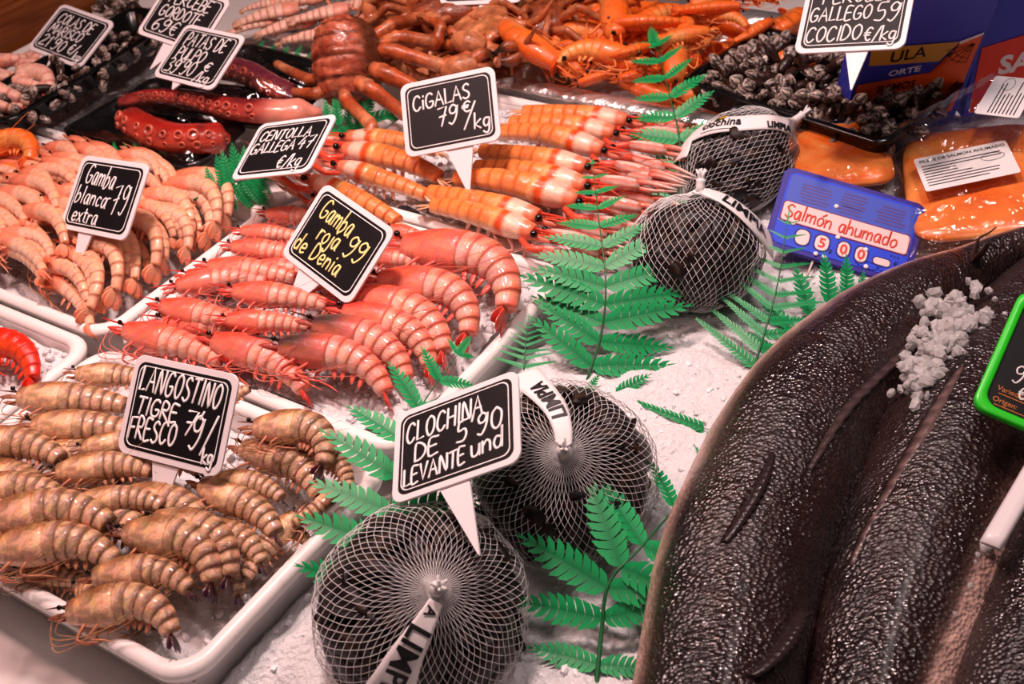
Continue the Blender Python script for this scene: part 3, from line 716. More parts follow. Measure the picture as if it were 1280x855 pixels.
        mb.tube(catmull(pp, 6), interp([.0065, .0045, .0032, .0018], 25 if sp.get('ant_back', True) else 19), 4, col=L(sp['ant_col'])); parts.append(('antenna', mb.mesh('antenna', MT[sp['mat']]), 2))
    if sp.get('claws'):
        for sgn in (-1, 1):
            c, t, nn = at(.10); a = c - nn * (D * .5) + V((0, 0, sgn * Wd * .8)); cl = sp['claws']; cw = 1.5; y = V((0, 0, sgn))
            b = a - t * .10 + y * .05 - nn * .02; e = b - t * .13 + y * .01 + nn * .03; g = e - t * cl * .32 - y * .03
            mb = MB(); mb.tube([a, b, e], [.020, .026, .032], 8, col=L(sp['claw_col'][0])); mb.build_arm = None
            parts.append(('claw_arm', mb.mesh('claw_arm', MT[sp['mat']]), 1))
            mb = MB(); NSg = 10; rr = []; cc = []
            for q in range(9):
                f = q / 8; ce = e + (g - e) * f; rad = .036 + .022 * math.sin(PI * min(1, f * .8 + .1))
                rr.append([ce + V((0, 1, 0)) * (rad * .8 * math.sin(2 * PI * j / NSg)) + V((0, 0, 1)) * (rad * .62 * math.cos(2 * PI * j / NSg)) for j in range(NSg)])
                cc.append([L(mix(sp['claw_col'][j % 2], sp['claw_col'][1], .25)) for j in range(NSg)])
            mb.rings(rr, cc)
            for s2 in (-1, 1):
                f0 = g + V((0, s2 * .016, 0)); tip = g - t * cl * .30 + V((0, s2 * .006, 0)) - y * .02
                mb.tube(catmull([f0 + t * .03, f0 - t * .06 + V((0, s2 * .008, 0)), tip], 4), interp([.024, .020, .005], 9), 6, cols=[L(mix(sp['claw_col'][0], (.98, .9, .87), f / 8)) for f in range(9)])
            parts.append(('claw', mb.mesh('claw', MT[sp['mat']]), 0))
    pr = Proto(); pr.parts = parts; pr.head = spine[0]; pr.tail = spine[-1] + tans[-1] * .02; pr.D = D
    return pr
def place_shrimp(pr, name, h, t, flip=1, roll=35, label='', cat='prawn', group=None, detail=2, sx=1.0, deep=1.0):
    """head point, tail point (world); flip=1: the back faces away from the viewer side"""
    h, t = V(h), V(t); c = t - h; lc = pr.tail - pr.head; s = c.length / lc.length * sx
    ex = c.normalized(); up = V((0, 0, 1)); ez = (up - ex * up.dot(ex)).normalized() * flip; ey = ez.cross(ex)
    q = Matrix.Rotation(math.radians(roll) * flip, 3, ex)
    ez = q @ ez; ey = q @ ey
    lx = lc.normalized(); lz = V((0, 0, 1)); ly = lz.cross(lx)
    Bw = Matrix((ex, ey, ez)).transposed(); Bl = Matrix((lx, ly, lz)).transposed()
    M3 = Bw @ Matrix.Diagonal((s, s, s * deep)) @ Bl.inverted(); M = M3.to_4x4(); M.translation = h - M3 @ pr.head
    root = empty(name, M=M, label=label, cat=cat, group=group)
    for pn, me, lv in pr.parts:
        if lv <= detail: link(pn, me, root)
    return root
J = lambda c, a, r: tuple(max(0, min(1, x + r.uniform(-a, a))) for x in c)
def col_tiger(s, y, seg, r):
    base = mix((1.0, .78, .62), (.86, .64, .45), sm(-.2, .9, y)); dark = (.24, .13, .075)
    if seg >= 0:
        f = seg - int(seg); k = .75 * sm(.45, .95, f) * sm(-.75, .3, y) + .45 * (f < .1)
        base = mix(base, dark, k * .9); base = mix(base, (.80, .72, .66), .5 * sm(.15, .45, f) * (1 - sm(.45, .7, f)))
    else: base = mix(base, (.72, .44, .20), .40 * sm(.0, .8, y)); base = mix(base, dark, .6 * sm(.82, 1, y) + .42 * max(0, math.sin(s * 30)) * sm(-.2, .5, y))
    return J(base, .045, r)
TIGER = dict(depth=.142, width=.112, col=col_tiger, ros_col=(.34, .20, .12), fan_col=((.45, .28, .22), (.20, .14, .26)), leg_col=(.86, .56, .42), ant_col=(.80, .55, .38), mat='tiger', ros=.10, antlen=.85, ant=4)
def col_red(dark=0):
    def f(s, y, seg, r):
        base = mix((1., .76, .68), (.97, .50, .40), sm(-.6, .6, y))
        if seg >= 0:
            q = seg - int(seg); base = mix(base, (.93, .36, .26), .55 * sm(.7, 1, q) + .35 * (q < .1)); base = mix(base, (1, .82, .77), .35 * sm(.1, .4, q) * (1 - sm(.5, .7, q)))
        else:
            base = mix((.97, .54, .45), (.90, .28, .20), sm(-.6, .5, y) * (1 - s)); base = mix(base, (1., .74, .66), .5 * max(0, noise.noise(V((s * 7, y * 2, 3.))) )); 
            if dark: base = mix(base, (.30, .22, .20), .85 * sm(.36, .15, s) * sm(-.7, .4, y) + .2)
        return J(base, .04, r)
    return f
RED = dict(depth=.120, width=.096, col=col_red(), ros_col=(.80, .16, .12), fan_col=((.95, .38, .32), (.88, .20, .16)), leg_col=(.93, .40, .34), ant_col=(.93, .45, .38), mat='attr_wet', ros=.16, antlen=.8, ant=4)
REDD = dict(RED, col=col_red(1), ros_col=(.25, .16, .15))
def col_pale(s, y, seg, r):
    base = mix((1., .84, .74), (.97, .70, .55), sm(-.5, .7, y))
    if seg < 0: base = mix(base, (.93, .46, .32), .70 * (1 - s * 1.5) + .15)
    else:
        q = seg - int(seg); base = mix(base, (.93, .60, .45), .35 * (q < .1) + .25 * sm(.8, 1, q))
    return J(base, .03, r)
PALE = dict(depth=.074, width=.062, col=col_pale, ros_col=(.92, .50, .36), fan_col=((.97, .68, .54), (.93, .48, .34)), leg_col=(.95, .62, .48), ant_col=(.95, .60, .46), mat='attr_soft', ros=.14, legs=4, swim=2, ant=2, antlen=.55, eye=.013, ceph=.37, scale=.20)
def col_cook(s, y, seg, r):
    base = mix((1., .66, .36), (1., .46, .15), sm(-.5, .6, y))
    if seg >= 0:
        q = seg - int(seg); base = mix(base, (1., .60, .30), .4 * (q < .1))
    else: base = mix(base, (.98, .42, .13), .5)
    return J(base, .03, r)
COOK = dict(depth=.115, width=.092, col=col_cook, ros_col=(.98, .42, .14), fan_col=((1., .48, .20), (.95, .32, .10)), leg_col=(1., .56, .28), ant_col=(1., .50, .24), mat='attr_soft', ros=.13, legs=4, swim=3, ant=2, antlen=.7)
def col_scar(s, y, seg, r): return J(mix((1., .34, .16), (.95, .18, .08), sm(-.5, .5, y)), .03, r)
SCAR = dict(COOK, col=col_scar, ros_col=(.9, .12, .06), fan_col=((.95, .2, .1), (.85, .1, .06)), leg_col=(.98, .26, .14), ant_col=(.95, .25, .15), legs=5, swim=5, mat='attr_wet')
def col_lang(s, y, seg, r):
    if seg < 0:
        c = (1., .80, .70)
        if s > .27: c = mix((1., .68, .42), c, sm(.6, -.6, y) * .5)
        if .24 < s < .30: c = (.93, .36, .14)
        if s < .12: c = (.98, .55, .40)
    else:
        q = seg - int(seg); c = mix((1., .70, .46), (1., .55, .28), sm(-.3, .6, y)); c = mix(c, (1., .87, .76), .55 * (q > .9)); c = mix(c, (.95, .44, .18), .5 * (q < .1))
        if y < -.35: c = mix(c, (1., .86, .80), .7)
    return J(c, .025, r)
LANG = dict(depth=.088, width=.090, ceph=.36, taper=.36, col=col_lang, ros_col=(.92, .25, .14), fan_col=((1., .66, .44), (1., .80, .68)), leg_col=(1., .72, .62), ant_col=(.95, .35, .22), mat='attr_wet', ros=.13, legs=5, swim=3, ant=2, antlen=.6, ant_back=False, claws=.85, claw_col=((.95, .35, .24), (1., .84, .79)), eye=.026)
def protos(sp, curls, seed): return [make_shrimp(sp, c, seed + i) for i, c in enumerate(curls)]
P_TIGER = protos(TIGER, [18, 45, 75, 110, 150], 10)
P_RED = protos(RED, [15, 50, 85, 120], 20); P_REDD = protos(REDD, [55, 80], 26)
P_PALE = protos(PALE, [30, 75, 110, 20], 30); P_COOK = protos(COOK, [40, 80, 120, 150], 40)
P_SCAR = protos(SCAR, [60, 95], 50); P_LANG = protos(LANG, [5, 14, 24], 60)

# tiger prawns, (head px, tail px, z head, z tail, curl index, flip, roll)
TG = [
 ((92, 467), (205, 480), .072, .066, 0, 1, 20, 'at the rear of the front tray, head by the ice'),
 ((18, 497), (175, 512), .082, .074, 0, 1, 25, 'second from the rear rim, black eye showing'),
 ((36, 532), (190, 545), .080, .072, 0, 1, 30, 'below the one with the black eye, pale legs showing'),
 ((98, 562), (215, 560), .080, .070, 1, 1, 35, 'with its head just beside the price sign'),
 ((-45, 552), (88, 585), .080, .074, 1, 1, 35, 'cut by the frame edge, highest of those at that edge'),
 ((66, 592), (205, 596), .078, .072, 1, 1, 35, 'lying against the foot of the price sign stake'),
 ((-40, 612), (92, 632), .078, .074, 1, 1, 40, 'cut by the frame edge, orange brown, above the spotted ones'),
 ((94, 628), (215, 640), .080, .072, 1, 1, 40, 'orange brown, right in front of the stake'),
 ((-30, 658), (150, 672), .078, .070, 2, 1, 45, 'broad and spotted, in the middle of the frame-edge row'),
 ((-14, 690), (155, 722), .072, .062, 2, 1, 45, 'with a yellowish head, near the front rim'),
 ((188, 650), (282, 742), .076, .058, 3, 1, 45, 'arched, in front of the stake'),
 ((152, 666), (262, 752), .074, .060, 3, 1, 48, 'arched, second row behind the foremost one'),
 ((112, 722), (246, 752), .066, .058, 2, 1, 48, 'lying directly behind the foremost one'),
 ((80, 768), (218, 815), .060, .052, 3, 1, 50, 'foremost, striped, its head resting on the front rim'),
 ((314, 535), (392, 598), .078, .070, 4, 1, 35, 'tightly curled, at the tray corner by the red prawns'),
 ((268, 597), (360, 632), .074, .070, 1, 1, 40, 'orange, between the stake and the curled one'),
 ((248, 605), (352, 682), .070, .062, 1, 1, 30, 'belly up with pale legs'),
 ((385, 560), (435, 622), .066, .058, 2, 1, 40, 'squeezed between the curled one and the side rim'),
 ((428, 610), (350, 662), .064, .058, 1, 1, 30, 'along the side rim, tail fan purple'),
 ((372, 640), (300, 735), .060, .050, 0, -1, 30, 'along the side rim nearest the mussels'),
 ((250, 535), (322, 482), .074, .092, 1, 1, 20, 'with its dark tail fan sticking up behind the price sign'),
 ((-30, 585), (70, 640), .070, .066, 1, 1, 40, 'half buried at the frame edge'),
 ((240, 660), (330, 720), .058, .052, 2, 1, 45, 'half buried in front of the side rim'),
 ((150, 620), (262, 690), .062, .056, 2, 1, 45, 'half buried in the middle of the heap'),
 ((-50, 640), (70, 700), .062, .058, 2, 1, 45, 'half buried under the spotted one'),
 ((40, 560), (160, 615), .062, .06, 1, 1, 40, 'half buried under the row behind the sign'),
 ((60, 640), (190, 705), .060, .056, 2, 1, 45, 'half buried between the spotted and the arched ones'),
 ((300, 560), (400, 640), .056, .05, 2, 1, 40, 'half buried below the curled one'),
 ((215, 690), (300, 760), .050, .044, 2, 1, 40, 'deep in the heap by the side rim'),
 ((95, 735), (200, 790), .046, .042, 1, 1, 40, 'deep in the heap under the foremost one'),
 ((20, 715), (120, 745), .050, .046, 1, 1, 35, 'on the ice by the front rim'),
 ((330, 650), (392, 690), .050, .044, 1, 1, 35, 'deep down at the side rim'),
 ((150, 560), (260, 600), .056, .052, 1, 1, 35, 'deep behind the price sign'),
]
for hp, tp, zh, zt, k, fl, ro, where in TG:
    place_shrimp(P_TIGER[k], 'tiger_prawn', P(*hp, zh), P(*tp, zt), fl, ro * .6, 'grey brown striped tiger prawn ' + where, 'prawn', 'tiger prawns in the front tray')
# red prawns
RD = [
 ((498, 306), (622, 412), .078, .058, 3, 1, 35, 0, 'largest arc, nearest the bare ice, tail pointing down'),
 ((468, 350), (577, 440), .078, .060, 3, 1, 38, 0, 'second arc from the bare ice'),
 ((431, 368), (556, 462), .080, .060, 2, 1, 40, 0, 'third arc, below the foot of the yellow lettered sign'),
 ((425, 388), (538, 478), .080, .058, 2, 1, 42, 0, 'fourth arc, pink, above the dark headed pair'),
 ((388, 404), (510, 495), .082, .058, 1, 1, 42, 1, 'with the darker purple head, above its dark headed neighbour'),
 ((344, 432), (488, 512), .078, .054, 1, 1, 45, 1, 'with a blackish head, foremost of the arched row'),
 ((263, 425), (388, 505), .070, .054, 1, 1, 40, 0, 'reaching its tail over the front rim'),
 ((152, 412), (292, 458), .066, .058, 0, 1, 35, 0, 'at the tray corner, red beak poking past the rim'),
 ((198, 382), (325, 418), .074, .068, 0, 1, 35, 0, 'in the head row, second up from the corner'),
 ((215, 360), (345, 358), .072, .068, 1, 1, 30, 0, 'pale bodied, near the rim shared with the pale prawns'),
 ((256, 333), (385, 352), .074, .070, 0, 1, 30, 0, 'with a blunt red head, beside the shared rim'),
 ((286, 308), (395, 325), .072, .068, 0, 1, 30, 0, 'half hidden by the yellow lettered sign, upper one'),
 ((298, 289), (390, 300), .070, .066, 0, 1, 30, 0, 'second from the rear corner'),
 ((330, 266), (420, 280), .066, .064, 0, 1, 30, 0, 'at the rear corner under the langoustine claws'),
 ((287, 364), (425, 386), .080, .074, 0, 1, 35, 0, 'with a black eye, lying across the middle'),
 ((279, 400), (400, 412), .080, .074, 0, 1, 38, 0, 'across the middle, just below the black eyed one'),
 ((455, 322), (545, 345), .070, .066, 1, 1, 40, 0, 'tucked behind the sign towards the ice'),
 ((486, 284), (552, 310), .066, .058, 0, 1, 40, 0, 'pale pink, lying against the langoustine tray'),
 ((200, 402), (330, 440), .062, .058, 1, 1, 40, 0, 'half buried between the corner and the head row'),
 ((320, 440), (400, 470), .058, .056, 1, 1, 40, 0, 'half buried under the blackish headed one'),
 ((390, 345), (500, 410), .062, .058, 1, 1, 40, 0, 'half buried under the arches'),
 ((300, 340), (420, 360), .062, .058, 1, 1, 40, 0, 'half buried behind the black eyed one'),
 ((350, 300), (460, 330), .060, .056, 1, 1, 40, 0, 'half buried behind the sign'),
 ((420, 300), (520, 340), .058, .056, 1, 1, 40, 0, 'half buried towards the langoustines'),
 ((300, 440), (380, 480), .056, .050, 1, 1, 40, 0, 'half buried by the front rim'),
 ((230, 345), (330, 380), .056, .050, 1, 1, 40, 0, 'half buried near the shared rim'),
]
for hp, tp, zh, zt, k, fl, ro, dk, where in RD:
    pr = (P_REDD[min(k, 1)] if dk else P_RED[k])
    place_shrimp(pr, 'red_prawn', P(*hp, zh), P(*tp, zt), fl, ro * .65, 'glossy red prawn ' + where, 'prawn', 'red prawns in the middle tray')
# pale prawns: three staggered ranks of heads, tails curling to the viewer
rnd = random.Random(21); u0, u1, v0, v1 = TRAYS['blanca']
WH = ['in the rank beside the red prawns', 'in the middle rank of the heap', 'in the rank farthest from the red prawns']
n_rows = 24
for r in range(n_rows):
    for c in range(4):
        v = v1 - .026 - (v1 - v0 - .058) * r / (n_rows - 1) + rnd.uniform(-.005, .005)
        hu = u1 - .020 - .118 - c * .074 + rnd.uniform(-.010, .010); tu = hu + rnd.uniform(.098, .122)
        if hu < u0 - .02: hu = u0 + .01; tu = hu + .10
        dv = .010 + rnd.uniform(-.010, .012); bend = (1, 2, 1, 2, 0)[rnd.randrange(5)] if c == 0 else (0, 1, 3, 0)[rnd.randrange(4)]
        z = .060 + .012 * (c in (1, 2)) + rnd.uniform(-.004, .005) + .008 * math.sin(PI * r / n_rows)
        tu = min(tu, u1 - .016)
        depth_txt = ', toward the rear' if r < 8 else (', about halfway' if r < 16 else ', toward the front')
        place_shrimp(P_PALE[bend], 'pale_prawn', TR(hu, v + dv, z), TR(tu, v - dv - (.024 if c == 0 else .0), z - (.014 if c == 0 else .002)), 1, rnd.uniform(20, 55),
            'small pale prawn ' + WH[min(c, 2)] + depth_txt, 'prawn', 'pale prawns ' + WH[min(c, 2)] + depth_txt, detail=2 if c == 0 else 1)
# langoustines: claws toward the fern, and a second set facing the sign
LG = [
 ((792, 152), (638, 140), .066, .060, 'rearmost of the row facing the fern'), ((776, 168), (622, 155), .068, .062, 'second from the rear of the row facing the fern'),
 ((762, 190), (612, 168), .072, .064, 'third from the rear of the row facing the fern'), ((742, 210), (585, 188), .074, .066, 'fourth from the rear of the row facing the fern'),
 ((742, 234), (578, 210), .072, .064, 'fifth from the rear, its back gleaming'), ((732, 254), (552, 226), .070, .064, 'sixth from the rear, half under ice'),
 ((682, 274), (520, 238), .068, .064, 'seventh from the rear, eyes raised'), ((676, 294), (526, 256), .070, .062, 'foremost of the row facing the fern'),
 ((425, 186), (565, 232), .074, .064, 'facing away from the fern, behind the claws at the corner'), ((420, 206), (548, 250), .076, .062, 'facing away from the fern, with banded shell, under the sign'),
 ((385, 224), (512, 288), .078, .060, 'facing away from the fern, whose claws reach the green leaf'), ((430, 172), (560, 196), .066, .060, 'rearmost of those facing away from the fern'),
 ((395, 245), (470, 285), .062, .056, 'mostly hidden by the yellow lettered sign'),
]
for i, (hp, tp, zh, zt, where) in enumerate(LG):
    place_shrimp(P_LANG[i % 3], 'langoustine', P(*hp, zh), P(*tp, zt), (-1 if i < 8 else 1), (72 if i < 8 else 62), 'orange langoustine ' + where, 'langoustine', 'langoustines on ice', sx=1.0)
# cooked prawns in the foil tray
rnd = random.Random(33); CK = [
 ((705, 85), (672, 38), .085, 3), ((800, 75), (690, 92), .090, 2), ((812, 88), (735, 70), .080, 1), ((760, 30), (868, 30), .100, 0), ((890, 38), (820, 74), .092, 1), ((965, 25), (910, 55), .090, 0),
 ((770, 100), (828, 84), .075, 0), ((780, 45), (880, 22), .085, 1), ((770, 52), (710, 8), .088, 2), ((730, 20), (800, 5), .09, 1), ((860, 8), (950, 2), .10, 1), ((690, 15), (760, 40), .085, 2),
 ((720, 105), (770, 95), .068, 2), ((930, 8), (840, 15), .11, 0), ((815, 58), (760, 72), .095, 3), ((880, 18), (935, 40), .10, 1), ((745, -5), (830, -12), .10, 1), ((690, 62), (735, 48), .072, 2), ((970, 0), (900, -10), .11, 1), ((850, 55), (900, 30), .085, 2), ((700, 40), (640, 70), .070, 1)]
for i, (hp, tp, z, k) in enumerate(CK):
    fx = ['lying on the foil edge', 'on top of the heap', 'toward the barnacle tray', 'deep in the heap'][0 if hp[1] > 80 else (2 if hp[0] > 880 else (1 if z > .087 else 3))]
    place_shrimp(P_COOK[k], 'cooked_prawn', P(*hp, z), P(*tp, z - .006), rnd.choice((1, -1)), rnd.uniform(10, 40), 'bright orange cooked prawn ' + fx, 'prawn', 'cooked prawns ' + fx, sx=1.0)
for i in range(26):
    u = rnd.uniform(-.765, -.52); v = rnd.uniform(1.10, 1.29); a = rnd.uniform(0, 2 * PI); z = .035 + rnd.uniform(0, .03); l = rnd.uniform(.09, .115)
    place_shrimp(P_COOK[rnd.randrange(4)], 'cooked_prawn', TR(u, v, z), TR(u + l * math.cos(a), v + l * math.sin(a), z), rnd.choice((1, -1)), rnd.uniform(5, 40), 'bright orange cooked prawn deep in the heap', 'prawn', 'cooked prawns deep in the heap', detail=1)
# scarlet prawns at the frame edge
place_shrimp(P_SCAR[1], 'scarlet_prawn', P(-50, 425, .060), P(38, 492, .050), 1, 25, 'bright scarlet prawn with its tail on the ice beside the tiger prawns', 'prawn', 'scarlet prawns')
place_shrimp(P_SCAR[0], 'scarlet_prawn', P(-70, 500, .056), P(-2, 452, .052), -1, 20, 'scarlet prawn of which only a sliver shows at the frame edge', 'prawn', 'scarlet prawns')
place_shrimp(P_SCAR[0], 'scarlet_prawn', P(-75, 455, .062), P(10, 425, .058), 1, 30, 'scarlet prawn lying behind the one with its tail on the ice', 'prawn', 'scarlet prawns')
for hp, tp, z, k, w_ in (((-40, 195), (30, 215), .075, 3, 'its round back turned to the black barnacle tray'), ((-30, 225), (28, 235), .062, 2, 'lying lower, next to the pale prawn tray'), ((52, 205), (-5, 185), .06, 1, 'behind the round backed one')):
    place_shrimp(P_COOK[k], 'cooked_prawn', P(*hp, z), P(*tp, z), 1, 25, 'fat orange cooked prawn ' + w_, 'prawn', 'cooked prawns at the frame edge', deep=1.3)
# peeled tails
def col_tail(s, y, seg, r): return J(mix((1., .80, .72), (.98, .58, .48), .6 * (seg - int(seg) > .9 or seg - int(seg) < .1) + .2 * y), .03, r)
TAILS = dict(PALE, col=col_tail, legs=0, swim=0, ant=0, depth=.13, width=.115, fan_col=((.96, .6, .5), (.9, .4, .32)), ceph=.30, ros=.01)
def make_tail(sp, curl, seed):
    pr = make_shrimp(sp, curl, seed); pr.parts = [p for p in pr.parts if p[0] in ('abdomen', 'tail_fan')]; return pr
P_TAIL = [make_tail(TAILS, c, 70 + c) for c in (90, 140)]
rnd = random.Random(44)
for i in range(22):
    px = rnd.uniform(-20, 70); py = rnd.uniform(76, 135); px = min(px, 150 - (py - 40) * 1.25 - 52); z = .066 + rnd.uniform(-.008, .012); a = rnd.uniform(-.5, 1.0); l = rnd.uniform(42, 58)
    wh = 'by the tray rim and the beam' if py < 85 else ('next to the black barnacle tray' if px > 20 else 'in the middle of its tray')
    place_shrimp(P_TAIL[i % 2], 'peeled_tail', P(px, py, z), P(px + l * math.cos(a), py - l * .6 * math.sin(a), z), rnd.choice((1, -1)), rnd.uniform(10, 50), 'pale pink peeled crustacean tail ' + wh, 'shellfish', 'peeled tails ' + wh)
for px, py in ((62, 62), (80, 50), (40, 74), (92, 40)):
    place_shrimp(P_TAIL[0], 'peeled_tail', P(px, py, .055), P(px + 40, py - 14, .055), 1, 30, 'pale pink peeled crustacean tail behind the colas sign', 'shellfish', 'peeled tails behind the colas sign')
# mantis shrimps at the back
def col_mant(s, y, seg, r): return J(mix((1., .84, .76), (.95, .62, .52), .7 * (seg - int(seg) < .1) + .2), .03, r)
MANT = dict(PALE, fanw=2.0, scale=.1, col=col_mant, depth=.085, width=.150, ceph=.28, fan=1.15, fan_col=((1., .78, .66), (.96, .66, .52)), legs=4, swim=0, ant=0, ros=.03, leg_col=(1., .76, .66), mat='attr_soft')
P_MANT = protos(MANT, [6, 16], 80)
for hp, tp, z, wh in (((400, 22), (318, 46), .085, 'its fringed tail fan over the foil edge'), ((378, 8), (292, 32), .088, 'with its tail fan by the percebe gordote sign'), ((470, 25), (385, 40), .085, 'beside the spider crab'), ((440, 8), (360, 28), .10, 'on top of the others'), ((480, 5), (410, 12), .10, 'next to the crabs'), ((355, 0), (300, 15), .09, 'rearmost of the row'), ((420, 40), (345, 55), .072, 'lowest, on the foil'), ((350, 22), (282, 44), .078, 'nearest the patas de pulpo sign'), ((455, 42), (392, 54), .078, 'touching the spider crab shell'), ((410, -4), (330, 6), .095, 'at the upper frame edge')):
    place_shrimp(P_MANT[len(wh) % 2], 'mantis_shrimp', P(*hp, z), P(*tp, z - .01), 1, 80, 'pale pink mantis shrimp ' + wh, 'shellfish', 'mantis shrimps', sx=1.0)
# ------------------------------------------------------------------ mussel nets
def mussel_mesh(seed):
    rnd = random.Random(seed); mb = MB(); rings = []; cs = []
    n = 14
    for i in range(13):
        f = i / 12; x = -.5 + f
        w_ = .23 * (max(0., math.sin(PI * min(1, (f * .94 + .03)) ** .72)) ** .75) + .004; h = .155 * math.sin(PI * min(1, f * .96 + .03)) ** .8 + .003
        y0 = .06 * math.sin(PI * f) ; r = []; cc = []
        for j in range(n):
            a = 2 * PI * j / n; ridge = 1 + .02 * math.sin(f * 40)
            z = math.sin(a); zz = h * ridge * (abs(z) ** 1.0) * (1 if z > 0 else -1)
            r.append(V((x, y0 + w_ * math.cos(a) * ridge, zz)))
            base = mix((.06, .055, .07), (.14, .09, .08), max(0, math.sin(f * 9 + seed)) * .7); base = mix(base, (.34, .23, .16), .6 * (noise.noise(V((f * 5, a, seed * 3.1))) > .22))
            cc.append(L(mix(base, (.03, .03, .04), .8 * (abs(z) < .12))))
        rings.append(r); cs.append(cc)
    mb.rings(rings, cs); return mb.mesh('mussel', MT['mussel'])
MUS = [mussel_mesh(i) for i in range(4)]
FILL = []
def net_bag(C, K, R, what, NA=60, NR=36, wire=.00056, flat=.0, nm=96, seed=0, Rz=None, ml=.056):
    C, K = V(C), V(K); ax = (K - C); ra = ax.length; ax.normalize()
    up = V((0, 0, 1)); b = (up - ax * up.dot(ax)).normalized(); c_ = ax.cross(b)
    Rb = Rz or R
    def inside(p):
        q = p - C; return (q.dot(ax) / ra) ** 2 + (q.dot(b) / Rb) ** 2 + (q.dot(c_) / R) ** 2
    def surf(t, ph, off=0.0):
        d = V((math.sin(t) * math.cos(ph), math.sin(t) * math.sin(ph), math.cos(t)))
        bump = 1 + (.05 if seed < 3 else .10) * noise.noise(d * 2.6 + V((seed * 7., 0, 0))) + .025 * noise.noise(d * 6 + V((seed * 3., 5, 0)))
        h = ra * math.cos(t) * (1 - .0) ; g = sm(0, .55, t)
        rho = math.sin(t) * (.55 + .45 * g); hh = ra * (math.cos(t) * (.93 + .0 * g) if t > .02 else .93) + ra * .10 * (1 - sm(0, .45, t))
        rho = max(rho, .035)
        p = C + ax * (hh * bump) + b * (rho * Rb * bump * math.cos(ph)) + c_ * (rho * R * bump * math.sin(ph))
        p = p + (p - C).normalized() * off
        floor_ = ice_h(p.x, p.y) + .003
        if p.z < floor_: p.z = floor_ + (p.z - floor_) * .02
        return p
    root = empty('mussel_net_bag', loc=(C.x, C.y, 0), label='white net bag of black mussels ' + what, cat='net bag', group='net bags of mussels'); inv = Matrix.Translation((-C.x, -C.y, 0))
    vs = []; fs = []
    for j in range(NR + 1):
        t = (j / NR) ** 1.18 * (PI * .97) + .012
        for i in range(NA): vs.append(inv @ surf(t, 2 * PI * (i + .5 * (j % 2)) / NA))
    for j in range(NR - 1):
        for i in range(NA):
            l = i if j % 2 else i - 1
            fs.append((j * NA + i, (j + 1) * NA + l % NA, (j + 2) * NA + i, (j + 1) * NA + (l + 1) % NA))
    mb = MB(); mb.add(vs, fs); o = mb.build('net', MT['net'], root)
    wf = o.modifiers.new('strands', 'WIREFRAME'); wf.thickness = wire; wf.use_even_offset = False; wf.use_replace = True
    # knot with its clip and tuft
    kp = surf(.012, 0); kp = C + ax * ((kp - C).dot(ax)); mb = MB()
    mb.tube([kp - ax * .004, kp + ax * .002, kp + ax * .006, kp + ax * .009], [.005, .0042, .0042, .005], 12)
    for k in range(7):
        a = 2 * PI * k / 7 + .3 * k; d = (ax + (b * math.cos(a) + c_ * math.sin(a)) * (.2 + .06 * k)).normalized(); mb.tube([kp + ax * .006, kp + ax * .008 + d * .006, kp + ax * .006 + d * .013], [.0014, .0016, .0008], 5)
    o = mb.build('knot', MT['net'], root); o.data.transform(inv)
    rnd = random.Random(100 + seed)
    for k in range(nm):
        yk = 1 - 2 * (k + .5) / nm; t = math.acos(yk); ph = k * PI * (3 - 5 ** .5)
        if t < .16: t = .16
        p = surf(t, ph, -.0126 - .006 * (t < .85)); nrm = (p - C).normalized();
        if nrm.dot((CAM - C).normalized()) < -.02: FILL.append(surf(t, ph, -.022)); continue
        if p.z < ice_h(p.x, p.y) + .022: continue
        tg = nrm.orthogonal().normalized(); tg = Matrix.Rotation(rnd.uniform(0, 2 * PI), 3, nrm) @ tg
        tg = (tg + nrm * rnd.uniform(-.10, .10)).normalized(); M = frame(p, tg, nrm.cross(tg)); s = ml * rnd.uniform(.85, 1.1)
        M = M @ Matrix.Diagonal((s, s, s, 1)); o = link('mussel', MUS[rnd.randrange(4)], None); o.matrix_world = M
        tag(o, 'black mussel inside the net bag ' + what, 'mussel', 'mussels in the net bag ' + what)
    for k in range(nm * 2 // 3):
        yk = 1 - 2 * (k + .5) / (nm * 2 // 3); t = math.acos(yk); ph = k * PI * (3 - 5 ** .5) + 1
        p = surf(t, ph, -.025); nrm = (p - C).normalized(); tg = nrm.orthogonal().normalized(); tg = Matrix.Rotation(rnd.uniform(0, 2 * PI), 3, nrm) @ tg; s = ml
        FILL.append(p)
    def hit(px, py, k=1.10):
        d = (P(px, py, 0) - CAM).normalized(); t = .4
        while t < 1.6:
            p = CAM + d * t
            if inside(p) < k: return p
            t += .001
        # the ray misses: closest point
        return min((CAM + d * (s / 500) for s in range(200, 800)), key=inside)
    def ribbon(pxs, width, texts, k=1.10, taper=(1, 1), name='label_band'):
        pts = catmull([hit(x, y, k) for x, y in pxs], 8); nr = []
        for p in pts:
            q = p - C; g = ax * (q.dot(ax) / ra ** 2) + b * (q.dot(b) / Rb ** 2) + c_ * (q.dot(c_) / R ** 2); nr.append(g.normalized())
        m = len(pts); ln = [0.]
        for i in range(1, m): ln.append(ln[-1] + (pts[i] - pts[i - 1]).length)
        def fn(x, y, off=.0):
            x = max(0, min(ln[-1] - 1e-6, x)); i = next(k for k in range(m - 1) if ln[k + 1] > x); f = (x - ln[i]) / (ln[i + 1] - ln[i])
            p = pts[i].lerp(pts[i + 1], f); nn = nr[i].lerp(nr[i + 1], f).normalized(); T = (pts[i + 1] - pts[i]).normalized(); s = nn.cross(T).normalized()
            return p + s * y + nn * (off - .9 * y * y / R * .5)
        vs = []; fs = []; nw = 6
